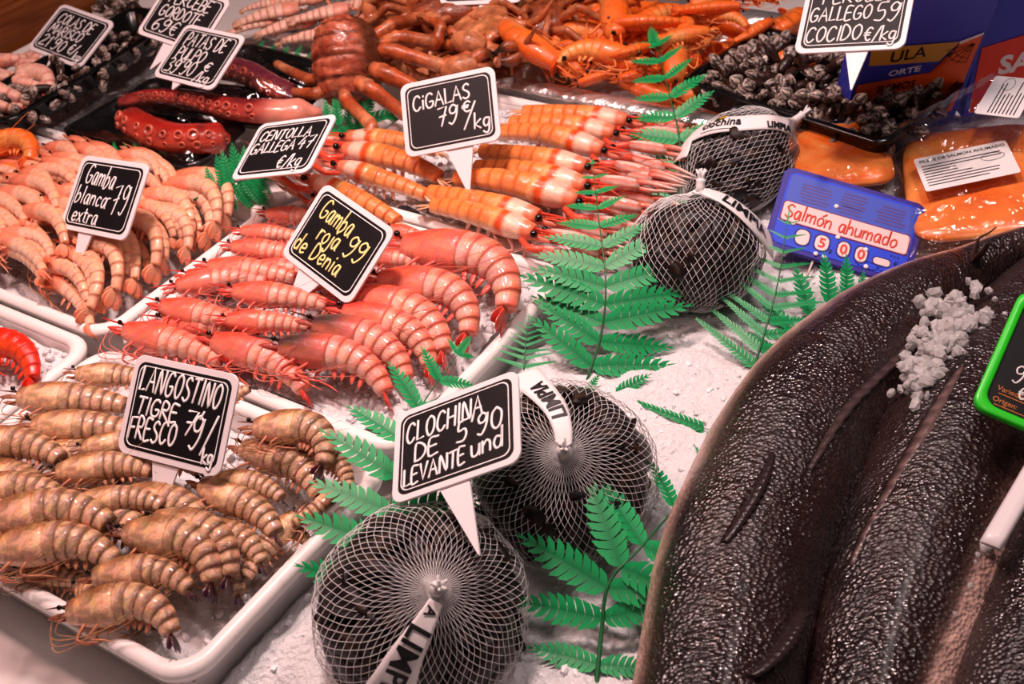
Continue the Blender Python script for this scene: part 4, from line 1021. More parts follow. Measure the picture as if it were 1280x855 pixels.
        for i in range(41):
            f = i / 40; w_ = width * (taper[0] + (taper[1] - taper[0]) * f)
            for j in range(nw + 1): vs.append(inv @ fn(ln[-1] * f, w_ * (j / nw - .5)))
        for i in range(40):
            for j in range(nw): a = i * (nw + 1) + j; fs.append((a, a + nw + 1, a + nw + 2, a + 1))
        mb = MB(); mb.add(vs, fs); o = mb.build(name, MT['paper'], root); solid(o, .0006, 0)
        mb = MB()
        for (txt, f0, size, dy, bold, wd) in texts: print_text(mb, txt, lambda x, y: inv @ fn(x, y, .0012), size, ln[-1] * f0, dy, bold, wd)
        if texts: mb.build('printing', MT['ink'], o)
        return o, fn, ln[-1], inv
    return ribbon, root
rb, _ = net_bag(P(527, 762, .052), P(545, 738, .108), .0775, 'nearest the viewer, tied in front of the clochina sign', seed=1, Rz=.074)
rb([(545, 752), (528, 785), (508, 820), (494, 850), (484, 872)], .0265, [('LIMPIA', .26, .021, -.0075, .0005, 1.0), ('A', .05, .010, -.0035, .0003, 1.0)], taper=(.35, 1.25))
rb, _ = net_bag(P(702, 592, .055), P(704, 566, .108), .0735, 'behind the clochina sign', seed=2, NA=60)
rb([(705, 556), (703, 535), (695, 512), (678, 490), (652, 466)], .026, [('LIMPIA', .24, .0165, -.006, .0004, .92)], taper=(.45, 1.1))
rb, _ = net_bag(P(868, 318, .058), P(875, 238, .105), .0640, 'between the tall fern and the blue price board', seed=3, NA=54, NR=34, Rz=.062)
rb([(880, 238), (902, 246), (924, 260), (946, 280), (966, 305)], .030, [('LIMPIA', .22, .0185, -.0065, .0005, 1.0)], taper=(.6, 1.2), k=1.13)
rb, _ = net_bag(P(922, 204, .050), P(992, 152, .078), .056, 'under the barnacle tray, banded clochina', seed=4, NA=54, NR=34, Rz=.048)
o, fn, ln_, inv = rb([(848, 200), (862, 172), (892, 157), (930, 153), (965, 152), (988, 158)], .026, [('clochina', .34, .0155, -.003, .0003, .85), ('LIMPIA', .82, .011, -.008, .0005, .8)], k=1.14, taper=(1.1, .7))
mb = MB(); f0 = lambda x, y: inv @ fn(x, y, .0008); mb.tube([f0(ln_ * .34 + a, -.0078) for a in (0, .012, .024, .04)], .0004, 4); mb.build('rule_line', MT['ink'], o)
mb = MB(); ce = (ln_ * .47, .0095)
mb.add([f0(ce[0] + .006 * math.cos(a) - .002 * math.sin(a), ce[1] + .0025 * math.sin(a) + .003 * math.cos(a)) for a in [2 * PI * k / 20 for k in range(20)]], [tuple(range(20))], col=L((.15, .13, .10)))
mb.add([inv @ fn(ce[0] + .003 + .004 * math.cos(a) - .001 * math.sin(a), ce[1] + .001 + .0013 * math.sin(a) + .002 * math.cos(a), .0010) for a in [2 * PI * k / 20 for k in range(20)]], [tuple(range(20))], col=L((.85, .65, .12))); mb.build('emblem', MT['attr_mat'], o)

rnd = random.Random(77); mb = MB()
for p in FILL:
    me = MUS[rnd.randrange(4)]; q = Quaternion((rnd.gauss(0, 1), rnd.gauss(0, 1), rnd.gauss(0, 1), rnd.gauss(0, 1))).normalized()
    mb.add([p + q @ (v_.co * .05) for v_ in me.vertices], [tuple(f.vertices) for f in me.polygons], cols=[tuple(c.color)[:3] for c in me.color_attributes['Col'].data])
o = mb.build('mussels', MT['mussel']); tag(o, 'black mussels filling the depths of the net bags', 'mussel', kind='stuff')

# ------------------------------------------------------------------ ferns
def pinna_mesh(kind, seed):
    rnd = random.Random(seed); vs = []; fs = []; cs = []; n = 10 if kind == 'broad' else 16
    prof = (lambda f: .235 * (math.sin(PI * min(1, f * .90 + .12)) ** .7) * (1 - .50 * f)) if kind == 'broad' else (lambda f: .085 * (1 - f) ** .6 + .006)
    g0, g1 = L((.02, .43, .23)), L((.04, .66, .36))
    bend = lambda x: -.10 * x * x
    def V_(x, y): return V((x, y, bend(x) + .07 * abs(y)))
    for i in range(n + 1):
        x = i / n; vs.append(V_(x, 0)); cs.append(mix(g0, g1, .2))
    for sgn in (1, -1):
        for i in range(n):
            x0, x1 = i / n, (i + 1) / n; dx = x1 - x0; w_ = prof((x0 + x1) / 2) * rnd.uniform(.9, 1.08); b = len(vs)
            lean = .9 * dx
            tipw = [(x0 + .04 * dx + lean * .30, w_ * .42), (x0 + .12 * dx + lean * .65, w_ * .80), (x0 + .55 * dx + lean * 1.15, w_), (x1 - .20 * dx + lean * .8, w_ * .82), (x1 - .12 * dx + lean * .32, w_ * .42)]
            for (x, y) in tipw: vs.append(V_(x, y * sgn)); cs.append(mix(g0, g1, .5 + .5 * y / (w_ + 1e-6)))
            q = (i, b, b + 1, b + 2, b + 3, b + 4, i + 1)
            fs.append(q if sgn < 0 else tuple(reversed(q)))
    mb = MB(); mb.add(vs, fs, cols=cs); return mb.mesh('leaflet', MT['leaf'], False)
PIN = {'broad': [pinna_mesh('broad', 1), pinna_mesh('broad', 2)], 'narrow': [pinna_mesh('narrow', 3), pinna_mesh('narrow', 4)]}
def fern(stem, label, n, lmax, kind='broad', start=.12, normal=None, prof=None, ang=(62, 35), sides=(1, -1), rstem=.0014, droop=.0, seed=0, jitter=.08, wsc=1.0):
    pts = catmull(stem, 10); root = empty('fern_frond', loc=pts[0], label=label, cat='fern', group='green plastic fern fronds'); o0 = pts[0]
    mb = MB(); m = len(pts); mb.tube([p - o0 for p in pts], [rstem * (1 - .75 * i / (m - 1)) for i in range(m)], 7, col=L((.10, .38, .20))); mb.build('stem', MT['leaf'], root)
    nrm = V(normal).normalized() if normal is not None else None; rnd = random.Random(seed)
    prof = prof or (lambda f: (math.sin(PI * (.22 + .5 * f ** .8)) if f < .55 else math.sin(PI * (.22 + .5 * .55 ** .8)) * (1 - (f - .55) / .45 * .93)))
    for k in range(n):
        f = k / (n - 1) if n > 1 else 0; s = start + (1 - start) * f ** .85; x = s * (m - 1); i = min(int(x), m - 2); p = pts[i].lerp(pts[i + 1], x - i); T = (pts[i + 1] - pts[i]).normalized()
        N = nrm if nrm is not None else (CAM - p).normalized(); N = (N - T * N.dot(T)).normalized(); S = T.cross(N)
        an = math.radians(ang[0] + (ang[1] - ang[0]) * f); ln = lmax * max(.05, prof(f))
        for sgn in sides:
            a = an * (1 + rnd.uniform(-jitter, jitter)); d = (T * math.cos(a) + S * (sgn * math.sin(a)) + N * rnd.uniform(-.12, .12) - V((0, 0, droop))).normalized()
            y = N.cross(d).normalized(); l = ln * rnd.uniform(.9, 1.08)
            M = frame(p - o0, d, y) @ Matrix.Diagonal((l, l * wsc, l, 1)); ob = link('leaflet', PIN[kind][rnd.randrange(2)], root, M)
            solid(ob, .004, 0)
        if k == n - 1:
            M = frame(p - o0, T, N.cross(T)) @ Matrix.Diagonal((ln * 1.6, ln * 1.2, ln * 1.2, 1)); ob = link('leaflet', PIN[kind][0], root, M); solid(ob, .004, 0)
fern([P(733, 478, .012), P(752, 415, .040), P(757, 350, .070), P(748, 270, .095), P(741, 205, .105)], 'tall green fern frond standing between the langoustines and the mussel nets', 12, .074, seed=1, start=.08, prof=lambda f: (.95 + .15 * f / .25 if f < .25 else 1.1 - 1.02 * (f - .25) / .75), ang=(74, 62), wsc=.85)
fern([P(744, 872, .012), P(752, 790, .030), P(762, 728, .050), P(805, 680, .058), P(885, 588, .030)], 'green fern frond with a bent stem on the ice beside the nearest fish', 7, .064, seed=2, start=.12, prof=lambda f: .75 + .35 * math.sin(PI * f) - .35 * sm(.6, 1, f), ang=(82, 55), rstem=.0020)
fern([P(470, 765, .050), P(480, 690, .075), P(492, 610, .090), P(520, 520, .100), P(572, 443, .100)], 'green fern frond poking out around the clochina sign over the front tray rim', 8, .068, seed=3, start=.10, prof=lambda f: (1.0 if f < .5 else 1.0 - (f - .5) * 1.5), ang=(80, 50))
fern([P(655, 462, .055), P(657, 430, .062), P(661, 396, .070)], 'small faded feathery fern tip between the red prawn tray and the tall fern', 9, .030, 'narrow', seed=4, start=.05, prof=lambda f: 1 - .9 * f, ang=(70, 50), rstem=.0008)
fern([P(938, 474, .012), P(955, 418, .035), P(972, 355, .055), P(984, 280, .085)], 'feathery fern frond standing in front of the blue price board', 11, .062, 'narrow', seed=5, start=.10, prof=lambda f: 1.15 - .95 * f, ang=(58, 62), droop=.15)
fern([P(930, 560, .015), P(905, 545, .018), P(880, 535, .018)], 'thin feathery fern sprig half under the nearest fish', 3, .062, 'narrow', seed=6, start=.05, prof=lambda f: 1.0 - .25 * f, ang=(30, 40), sides=(-1,), rstem=.0010)
fern([P(965, 450, .014), P(1000, 405, .018), P(1050, 375, .020), P(1090, 360, .022)], 'flat broad green fern lying on the ice below the blue price board', 7, .055, seed=7, start=.05, ang=(75, 50))
fern([P(850, 262, .030), P(850, 180, .065), P(836, 115, .090), P(820, 58, .100)], 'dark green fern frond between the cooked prawns and the uppermost mussel net', 8, .070, seed=8, start=.02, prof=lambda f: .95 - .5 * f, ang=(82, 50))
fern([P(242, 250, .072), P(270, 238, .078), P(300, 226, .078), P(322, 222, .076)], 'rounded green fern sprig between the pale prawns and the langoustine claws', 8, .034, seed=9, start=.30, ang=(85, 60), prof=lambda f: .8 + .3 * math.sin(PI * f))
fern([P(210, 206, .056), P(175, 203, .058), P(135, 200, .060), P(88, 196, .060)], 'green fern edge squeezed under the octopus tray at the pale prawns', 9, .026, seed=10, start=.05, ang=(75, 60), prof=lambda f: 1.0 - .3 * f)
fern([P(288, 72, .056), P(330, 80, .056), P(368, 84, .056), P(400, 90, .056)], 'green fern edge lying below the foil tray of mantis shrimps', 8, .030, seed=11, start=.05, ang=(80, 65), prof=lambda f: 1.0)
fern([P(380, 178, .056), P(405, 165, .058), P(430, 155, .058), P(455, 150, .056)], 'dark green fern under the legs of the spider crab', 7, .038, seed=12, start=.05, ang=(75, 60), prof=lambda f: 1.0)
fern([P(728, 495, .012), P(765, 492, .014), P(790, 500, .012)], 'short green fern leaf on the ice behind the second mussel net', 3, .034, seed=13, start=.05, ang=(50, 40))

# ------------------------------------------------------------------ dark fish
def fish_mat():
    t = NT('fish_skin'); b = t.b; a = t.n('ShaderNodeAttribute', attribute_name='Col'); uv = t.n('ShaderNodeAttribute', attribute_name='uvw')
    vo = t.n('ShaderNodeTexVoronoi', Scale=330.0); t.l(uv.outputs['Vector'], vo.inputs['Vector'])
    no = t.n('ShaderNodeTexNoise', Scale=70.0, Detail=4.0); t.l(uv.outputs['Vector'], no.inputs['Vector'])
    n2 = t.n('ShaderNodeTexNoise', Scale=22.0, Detail=3.0); t.l(uv.outputs['Vector'], n2.inputs['Vector'])
    b1 = t.n('ShaderNodeBump', Strength=.8, Distance=.0016); b1.invert = True; t.l(vo.outputs['Distance'], b1.inputs['Height'])
    b2 = t.n('ShaderNodeBump', Strength=.5, Distance=.004); t.l(no.outputs['Fac'], b2.inputs['Height']); t.l(b1.outputs[0], b2.inputs['Normal']); t.l(b2.outputs[0], b.inputs['Normal'])
    mr = t.n('ShaderNodeMapRange'); t.l(n2.outputs['Fac'], mr.inputs[0]); mr.inputs[1].default_value = .35; mr.inputs[2].default_value = .65; mr.inputs[3].default_value = .18; mr.inputs[4].default_value = .40; t.l(mr.outputs[0], b.inputs['Roughness'])
    m2 = t.n('ShaderNodeMapRange'); t.l(no.outputs['Fac'], m2.inputs[0]); m2.inputs[1].default_value = .3; m2.inputs[2].default_value = .7; m2.inputs[3].default_value = .6; m2.inputs[4].default_value = 1.25
    mx = t.n('ShaderNodeMix', data_type='RGBA', blend_type='MULTIPLY'); mx.inputs[0].default_value = 1; t.l(a.outputs['Color'], mx.inputs[6]); t.l(m2.outputs[0], mx.inputs[7]); t.l(mx.outputs[2], b.inputs['Base Color'])
    b.inputs['Specular IOR Level'].default_value = .75; b.inputs['Coat Weight'].default_value = .08; b.inputs['Coat Roughness'].default_value = .2; return t.m
MT['fish'] = fish_mat()
MT['fin'] = pm('fish_fin', attr=True, rough=.25, bump=.5, bscale=300, bdist=.001, coat=.3)
def fish(pairs, label, zc=.045, belly=None, thick=.8, lift=0, pal=None, fins=()):
    """pairs: (left px, right px) along the fish, head end first"""
    Ls = catmull([V((*a[0], 0)) for a in pairs], 9); Rs = catmull([V((*a[1], 0)) for a in pairs], 9); m = len(Ls)
    z_ = interp([p[2] if len(p) > 2 else zc for p in pairs], m)
    ctr = []; rad = []
    for a, b, z in zip(Ls, Rs, z_):
        c = P((a.x + b.x) / 2, (a.y + b.y) / 2, z); s = mpp(c); ctr.append(c); rad.append((a - b).length * s / 2)
    root = empty('dark_fish', loc=ctr[m // 2], label=label, cat='fish', group='large dark fish on the ice'); o0 = ctr[m // 2].copy()
    NS = 44; rings = []; cs = []; tx = []; ln = 0; rows = []
    for i in range(m):
        t = (ctr[min(i + 1, m - 1)] - ctr[max(i - 1, 0)]).normalized(); vw = (CAM - ctr[i]).normalized()
        vw = (vw - t * vw.dot(t)).normalized(); sd = t.cross(vw)    # sd: towards the right contour
        if i: ln += (ctr[i] - ctr[i - 1]).length
        r = []; cc = []; tt = []; rows.append((ctr[i], sd, vw, rad[i]))
        for j in range(NS):
            a = 2 * PI * j / NS; dx = math.cos(a); dy = math.sin(a)
            lump = 1 + .02 * noise.noise(V((ln * 14, dx * 1.5, dy * 1.5))) + .012 * noise.noise(V((ln * 50, dx * 4, dy * 4)))
            p = ctr[i] + sd * (rad[i] * dx * lump) + vw * (rad[i] * thick * dy * lump)
            fl = ice_h(p.x, p.y) - .012
            if p.z < fl: p.z = fl
            r.append(p - o0); f = i / (m - 1)
            base = mix((.165, .10, .092), (.085, .052, .05), sm(-.2, .8, noise.noise(V((ln * 9, a * 1.1, 3.)))) )
            if belly:
                side, e0, e1 = belly; q = dx * side
                base = mix(base, (.88, .72, .67), sm(e0, e1, q - .25 * max(0, -dy)) )
            if f > .86: base = mix(base, (.34, .27, .26), sm(.86, .98, f) * .7)
            cc.append(L(base)); tt.append((ln, a * rad[i] * .9, .1))
        rings.append(r); cs.append(cc); tx.append(tt)
    mb = MB(); mb.rings(rings, cs, tex=tx); mb.build('body', MT['fish'], root)
    def on(f, dx, off=0):
        x = f * (m - 1); i = min(int(x), m - 2); k = x - i; c = rows[i][0].lerp(rows[i + 1][0], k); sd = rows[i][1].lerp(rows[i + 1][1], k).normalized(); vw = rows[i][2].lerp(rows[i + 1][2], k).normalized(); r = rows[i][3] * (1 - k) + rows[i + 1][3] * k
        a = math.acos(max(-1, min(1, dx))); n_ = (sd * math.cos(a) + vw * (math.sin(a) / thick)).normalized()
        return c + sd * (r * math.cos(a)) + vw * (r * thick * math.sin(a)) + n_ * off, n_, sd
    for (name, f0, f1, d0, d1, hgt, lean, colr) in fins:
        mb = MB(); n = 40; R = []; C2 = []
        for i in range(n + 1):
            f = i / n; p, nn, sd = on(f0 + (f1 - f0) * f, d0 + (d1 - d0) * f, -.001); h = hgt * (math.sin(PI * (f * .9 + .08)) ** .6) * (1 + .10 * math.sin(i * 2.1)); tip = p + (sd * lean + nn * .55).normalized() * h
            w_ = sd.cross(V((0, 0, 1))).normalized() if False else sd; mid = p.lerp(tip, .5) + nn * .0015
            R.append([p - o0 - sd * .0022 * (1 if lean > 0 else -1), mid - o0 + nn * .001, tip - o0 + nn * .0005, tip - o0 - nn * .0005, mid - o0 - nn * .001, p - o0 + sd * .0022 * (1 if lean > 0 else -1)]); rib = .5 + .5 * math.sin(i * 2.1)
            C2.append([L(mix(colr, (.06, .045, .045), .6)), L(mix(colr, (.12, .09, .09), .5 * rib)), L(colr), L(colr), L(mix(colr, (.1, .08, .08), .4)), L((.08, .06, .06))])
        mb.rings(R, C2); mb.build(name, MT['fin'], root)
    return root, on
f1 = [((765, 990), (985, 990)), ((793, 860), (1003, 860)), ((815, 725), (1028, 735)), ((862, 605), (1075, 625)), ((925, 500), (1118, 530)), ((1012, 418), (1170, 455)), ((1095, 366), (1212, 400)), ((1170, 332), (1245, 362), .05), ((1225, 306), (1272, 332), .056), ((1290, 285), (1318, 300), .06)]
fish(f1, 'large dark fish nearest the ferns, curving along the ice', zc=.052, belly=(-1, .80, 1.02), fins=[('dorsal_fin', .32, .58, .22, .30, .0075, 1.6, (.34, .27, .27)), ('dorsal_fin', .215, .32, -.27, -.20, .009, 1.4, (.20, .15, .15)), ('pectoral_fin', .09, .18, .28, .74, .016, 1.4, (.20, .15, .15))])
f2 = [((990, 990), (1160, 990)), ((1006, 860), (1188, 860)), ((1036, 725), (1245, 725)), ((1078, 610), (1302, 600)), ((1128, 512), (1330, 505)), ((1196, 428), (1350, 430)), ((1268, 352), (1390, 370)), ((1340, 300), (1420, 320))]
fish(f2, 'second dark fish with its pale belly strip showing', zc=.046, belly=(1, .50, .62), fins=[('dorsal_fin', .24, .54, -.74, -.38, .009, 1.5, (.48, .38, .37))])
f3 = [((1150, 990), (1400, 990)), ((1192, 860), (1440, 860)), ((1243, 725), (1500, 725)), ((1310, 600), (1560, 610)), ((1380, 520), (1580, 530))]
fish(f3, 'dark fish in the corner, mostly cut by the frame', zc=.040, belly=(-1, .85, 1.0), fins=[('pectoral_fin', .22, .36, -.1, .2, .02, 1.4, (.18, .13, .13))])
# torn tail rays of the first fish
mb = MB(); tp = P(1216, 330, .068)
for pts_, r_ in (([tp, P(1219, 312, .082), P(1224, 298, .092), P(1236, 291, .096), P(1245, 284, .098)], [.004, .002, .0011, .0009, .0006]), ([tp, P(1226, 318, .082), P(1236, 304, .090)], [(.005, .002), (.007, .0012), (.006, .0005)])):
    mb.tube(catmull(pts_, 5), interp(r_, (len(pts_) - 1) * 5 + 1), 7, col=L((.30, .19, .17)))
o = mb.build('fish_fin', MT['fin']); tag(o, 'dark hooked fin standing up at the tail of the curved fish', 'fish fin')
# clear ice lumps in the hollow between two fish
rnd = random.Random(9); mb = MB()
for k in range(330):
    f = rnd.random(); cx = 1146 + 66 * f + rnd.gauss(0, 12 + 9 * f); cy = 476 - 92 * f + rnd.gauss(0, 13 + 4 * f); (pellet if k % 6 == 0 else chunk_mesh)(mb, P(cx, cy, .084 + .012 * rnd.random()), rnd.uniform(.0030, .0076), rnd)
o = mb.build('clear_ice', MT['ice_chunk'], smooth=False); tag(o, 'handful of clear ice lumps heaped in the hollow between two dark fish', 'ice', kind='stuff')
rnd = random.Random(12); mb = MB()
for k in range(26):
    f = rnd.random(); pellet(mb, P(1245 - 70 * f + rnd.gauss(0, 8), 610 + 190 * f + rnd.gauss(0, 10), .070 + .012 * (1 - f)), rnd.uniform(.003, .007), rnd)
o = mb.build('clear_ice', MT['ice_chunk']); tag(o, 'few clear ice lumps on the pale belly of the second fish', 'ice', kind='stuff')

# ------------------------------------------------------------------ octopus arms
def octopus(path, r0, r1, label, col, suck, seed, pale=None, sside=-1):
    pts = catmull(path, 10); m = len(pts); root = empty('octopus_arm', loc=pts[m // 2], label=label, cat='octopus', group='octopus arms on black trays'); o0 = pts[m // 2].copy(); mb = MB(); R = []; Cc = []; NS = 18; fr = []
    for i in range(m):
        t = (pts[min(i + 1, m - 1)] - pts[max(i - 1, 0)]).normalized(); up = V((0, 0, 1)); up = (up - t * up.dot(t)).normalized(); sd = t.cross(up); f = i / (m - 1); r = (r0 + (r1 - r0) * f) * (1 - .75 * sm(.90, 1, f)) * (.75 + .25 * sm(0, .06, f)); fr.append((pts[i], sd, up, r)); ring = []; cc = []
        for j in range(NS):
            a = 2 * PI * j / NS; k = 1 + .05 * noise.noise(V((f * 14, math.cos(a) * 2, math.sin(a) * 2 + seed))); ring.append(pts[i] - o0 + sd * (r * math.cos(a) * k) + up * (r * .8 * math.sin(a) * k))
            c = mix(col, (.86, .45, .36), .5 * sm(.2, 1, math.cos(a) * sside)); c = mix(c, (.30, .10, .14), .45 * sm(.2, .5, noise.noise(V((f * 9, a, seed * 2.)))))
            if pale and f > pale: c = mix(c, (1., .72, .62), sm(pale, pale + .12, f) * .75)
            cc.append(L(c))
        R.append(ring); Cc.append(cc)
    mb.rings(R, Cc); mb.build('arm', MT['attr_wet'], root)
    n, f0, f1 = suck
    for k in range(n):
        for row, ang_ in ((0, .20), (1, .85)):
            f = f0 + (f1 - f0) * k / max(1, n - 1); x = f * (m - 1); i = min(int(x), m - 2); p, sd, up, r = fr[i]
            nn = (sd * (sside * math.cos(ang_)) + up * (.8 * math.sin(ang_))).normalized(); t = sd.cross(up); c = p + sd * (sside * r * math.cos(ang_)) + up * (r * .8 * math.sin(ang_)) - o0 + t * (.004 * row); s = r * (.27 if row else .19) * (1 + .25 * math.sin(k * 2.3 + seed))
            a1 = nn.orthogonal().normalized(); a2 = nn.cross(a1); rr = []
            for (q, h) in ((1.0, -.4), (1.12, .15), (1.0, .42), (.72, .46), (.52, .25), (.40, -.10), (.15, -.2)): rr.append([c + (a1 * math.cos(2 * PI * j / 10) + a2 * math.sin(2 * PI * j / 10)) * (s * q) + nn * (s * h) for j in range(10)])
            mb = MB(); mb.rings(rr, [[L(mix((.86, .42, .32), (.42, .11, .10), max(0, q_ - 2) / 4))] * 10 for q_ in range(7)]); mb.build('sucker', MT['attr_wet'], root)
octopus([P(160, 148, .078), P(180, 160, .084), P(215, 172, .084), P(255, 173, .082), P(288, 172, .076)], .019, .021, 'red octopus arm lying nearest the pale prawns, its suckers facing out', (.66, .15, .11), (9, .12, .95), 1, sside=1)
octopus([P(150, 128, .080), P(190, 121, .084), P(240, 124, .086), P(290, 136, .086), P(345, 140, .084), P(402, 140, .078)], .009, .020, 'long octopus arm with a row of pale suckers, behind the nearest one', (.58, .14, .14), (14, .18, .72), 2, pale=.70, sside=1)
octopus([P(278, 84, .080), P(310, 92, .083), P(340, 108, .082), P(368, 120, .078)], .019, .015, 'purple octopus arm beside the spider crab', (.45, .18, .24), (7, .2, .9), 3, sside=1)
def film(c, x, y, W, D, h, label, seed, cat='film', amp=.006, mat='film', n=44):
    M = frame(c, x, y); vs = []; fs = []
    for j in range(n + 1):
        for i in range(n + 1):
            a = i / n * 2 - 1; b = j / n * 2 - 1; hh = h * (max(0, 1 - abs(a) ** 3) * max(0, 1 - abs(b) ** 2.5)) ** .6 + amp * noise.fractal(V((a * 3 + seed, b * 3, 0)), .8, 2, 3) * (1 - .6 * max(abs(a), abs(b)) ** 6); vs.append(V((a * W / 2 * (1 + .03 * noise.noise(V((b * 4, seed, 1)))), b * D / 2 * (1 + .05 * noise.noise(V((a * 4, seed, 2)))), hh)))
    for j in range(n):
        for i in range(n): a = j * (n + 1) + i; fs.append((a, a + 1, a + n + 2, a + n + 1))
    mb = MB(); mb.add(vs, fs); o = mb.build('clear_wrap', MT[mat]); o.matrix_world = M; return tag(o, label, cat)
for k, nm in (('oct1', 'nearest'), ('oct2', 'long'), ('oct3', 'purple')):
    M = BT[k]; W, D = {'oct1': (.215, .094), 'oct2': (.245, .08), 'oct3': (.18, .08)}[k]
    film(M.translation + V((0, 0, .018)), M.col[0].to_3d(), M.col[1].to_3d(), W, D, .030, 'clear shiny wrap stretched over the %s octopus arm' % nm, hash(nm) % 7 if False else len(nm))

# ------------------------------------------------------------------ goose barnacles
def barnacle_parts(seed):
    rnd = random.Random(seed); out = []
    mb = MB(); pts = [V((0, 0, 0))]; d = V((rnd.uniform(-.3, .3), rnd.uniform(-.3, .3), 1))
    for k in range(4): pts.append(pts[-1] + d.normalized() * .0062); d += V((rnd.uniform(-.35, .35), rnd.uniform(-.35, .35), 0))
    path = catmull(pts, 3); mb.tube(path, interp([.0050, .0062, .0070, .0068, .0060], len(path)), 9, cols=[L(mix((.13, .09, .08), (.30, .17, .12), .5 + .5 * math.sin(i * 2.2 + seed))) for i in range(len(path))]); out.append(('stalk', mb.mesh('stalk', MT['attr_shell'])))
    e = path[-1]; ax = (path[-1] - path[-3]).normalized(); a1 = ax.orthogonal().normalized(); a2 = ax.cross(a1); mb = MB(); R = []; Cc = []; NS = 16
    for k in range(11):
        f = k / 10; w_ = .0088 * (math.sin(PI * (f * .86 + .12)) ** .75); r = []; cc = []
        for j in range(NS):
            a = 2 * PI * j / NS; seam = abs(math.sin(a * 2.5 + seed + f * 1.2)); gap = seam < .42 or abs(f - .30 - .06 * math.sin(a * 3)) < .05; q = w_ * (.80 if gap else 1.08)
            r.append(e + ax * (f * .020 - .002) + a1 * (q * math.cos(a)) + a2 * (q * .62 * math.sin(a))); cc.append(L((.08, .06, .06) if gap else mix((.92, .86, .82), (.52, .42, .37), rnd.random())))
        R.append(r); Cc.append(cc)
    mb.rings(R, Cc); out.append(('plates', mb.mesh('plates', MT['attr_shell']))); return out
BAR = [barnacle_parts(i) for i in range(7)]
def barnacle(p, d, s, rnd, label, group):
    z = V(d).normalized(); x = z.orthogonal().normalized(); x = Matrix.Rotation(rnd.uniform(0, 2 * PI), 3, z) @ x; M = frame(p, x, z.cross(x)) @ Matrix.Diagonal((s, s, s, 1)); root = empty('goose_barnacle', M=M, label=label, cat='barnacle', group=group)
    for n_, me in BAR[rnd.randrange(7)]: link(n_, me, root)
def barn_heap(M, W, D, n, hmax, where, seed, s0=1.0, dy=0.0):
    rnd = random.Random(seed)
    for k in range(n):
        a = rnd.uniform(-1, 1); b = rnd.uniform(-1, 1); lay = k / n; x = a * W / 2; y = b * D / 2 + dy; z = .008 + (hmax * (1 - .3 * a * a) * (1 - .35 * b * b) - .008) * (lay ** .8)
        d = V((a * .5 + rnd.gauss(0, .6), b * .5 - .25 + rnd.gauss(0, .6), .12 + .30 * rnd.random())); R3 = M.to_3x3()
        barnacle(M @ V((x, y, z)), R3 @ d, s0 * rnd.uniform(.75, 1.1), rnd, 'grey plated goose barnacle ' + where, 'goose barnacles ' + where)
barn_heap(BT['perc_right'], .222, .112, 205, .042, 'in the black tray beside the orange carton', 5, .92)
barn_heap(BT['perc_left'], .285, .064, 92, .020, 'in the long black tray by the octopus', 6, .82, -.008)
rnd = random.Random(8)
for k in range(13):
    barnacle(P(rnd.uniform(136, 200), rnd.uniform(8, 34), .055 + .02 * rnd.random()), (rnd.gauss(0, .6), rnd.gauss(0, .6), .6), 1.15, rnd, 'dark goose barnacle in the farthest white tray behind the signs', 'goose barnacles in the farthest white tray')

# ------------------------------------------------------------------ crabs
CRB = dict(a=(.72, .36, .19), b=(.48, .22, .12), c=(.96, .68, .50))
def limb(path, rads, col, name, parent, o0, n=9, tipc=None, dark=None):
    pts = []; rr = []; cc = []
    for i in range(len(path) - 1):
        a, b = V(path[i]), V(path[i + 1]); ra, rb_ = rads[i], rads[i + 1]
        for q, k in ((0.0, .80), (.10, 1.08), (.30, 1.0), (.7, .98), (.92, 1.10), (1.0, .84)):
            pts.append(a.lerp(b, q) - o0); rr.append((ra + (rb_ - ra) * q) * k); cc.append(L(mix(col, CRB['c'], .40 * (.5 < q < .95) + .6 * noise.noise(a.lerp(b, q) * 60))))
    if tipc: cc[-1] = cc[-2] = L(tipc)
    keep = [0]
    for i in range(1, len(pts)):
        if (pts[i] - pts[keep[-1]]).length > 1e-5: keep.append(i)
    mb = MB(); mb.tube([pts[i] for i in keep], [rr[i] for i in keep], n, cols=[cc[i] for i in keep]); return mb.build(name, MT['attr_shell'], parent)
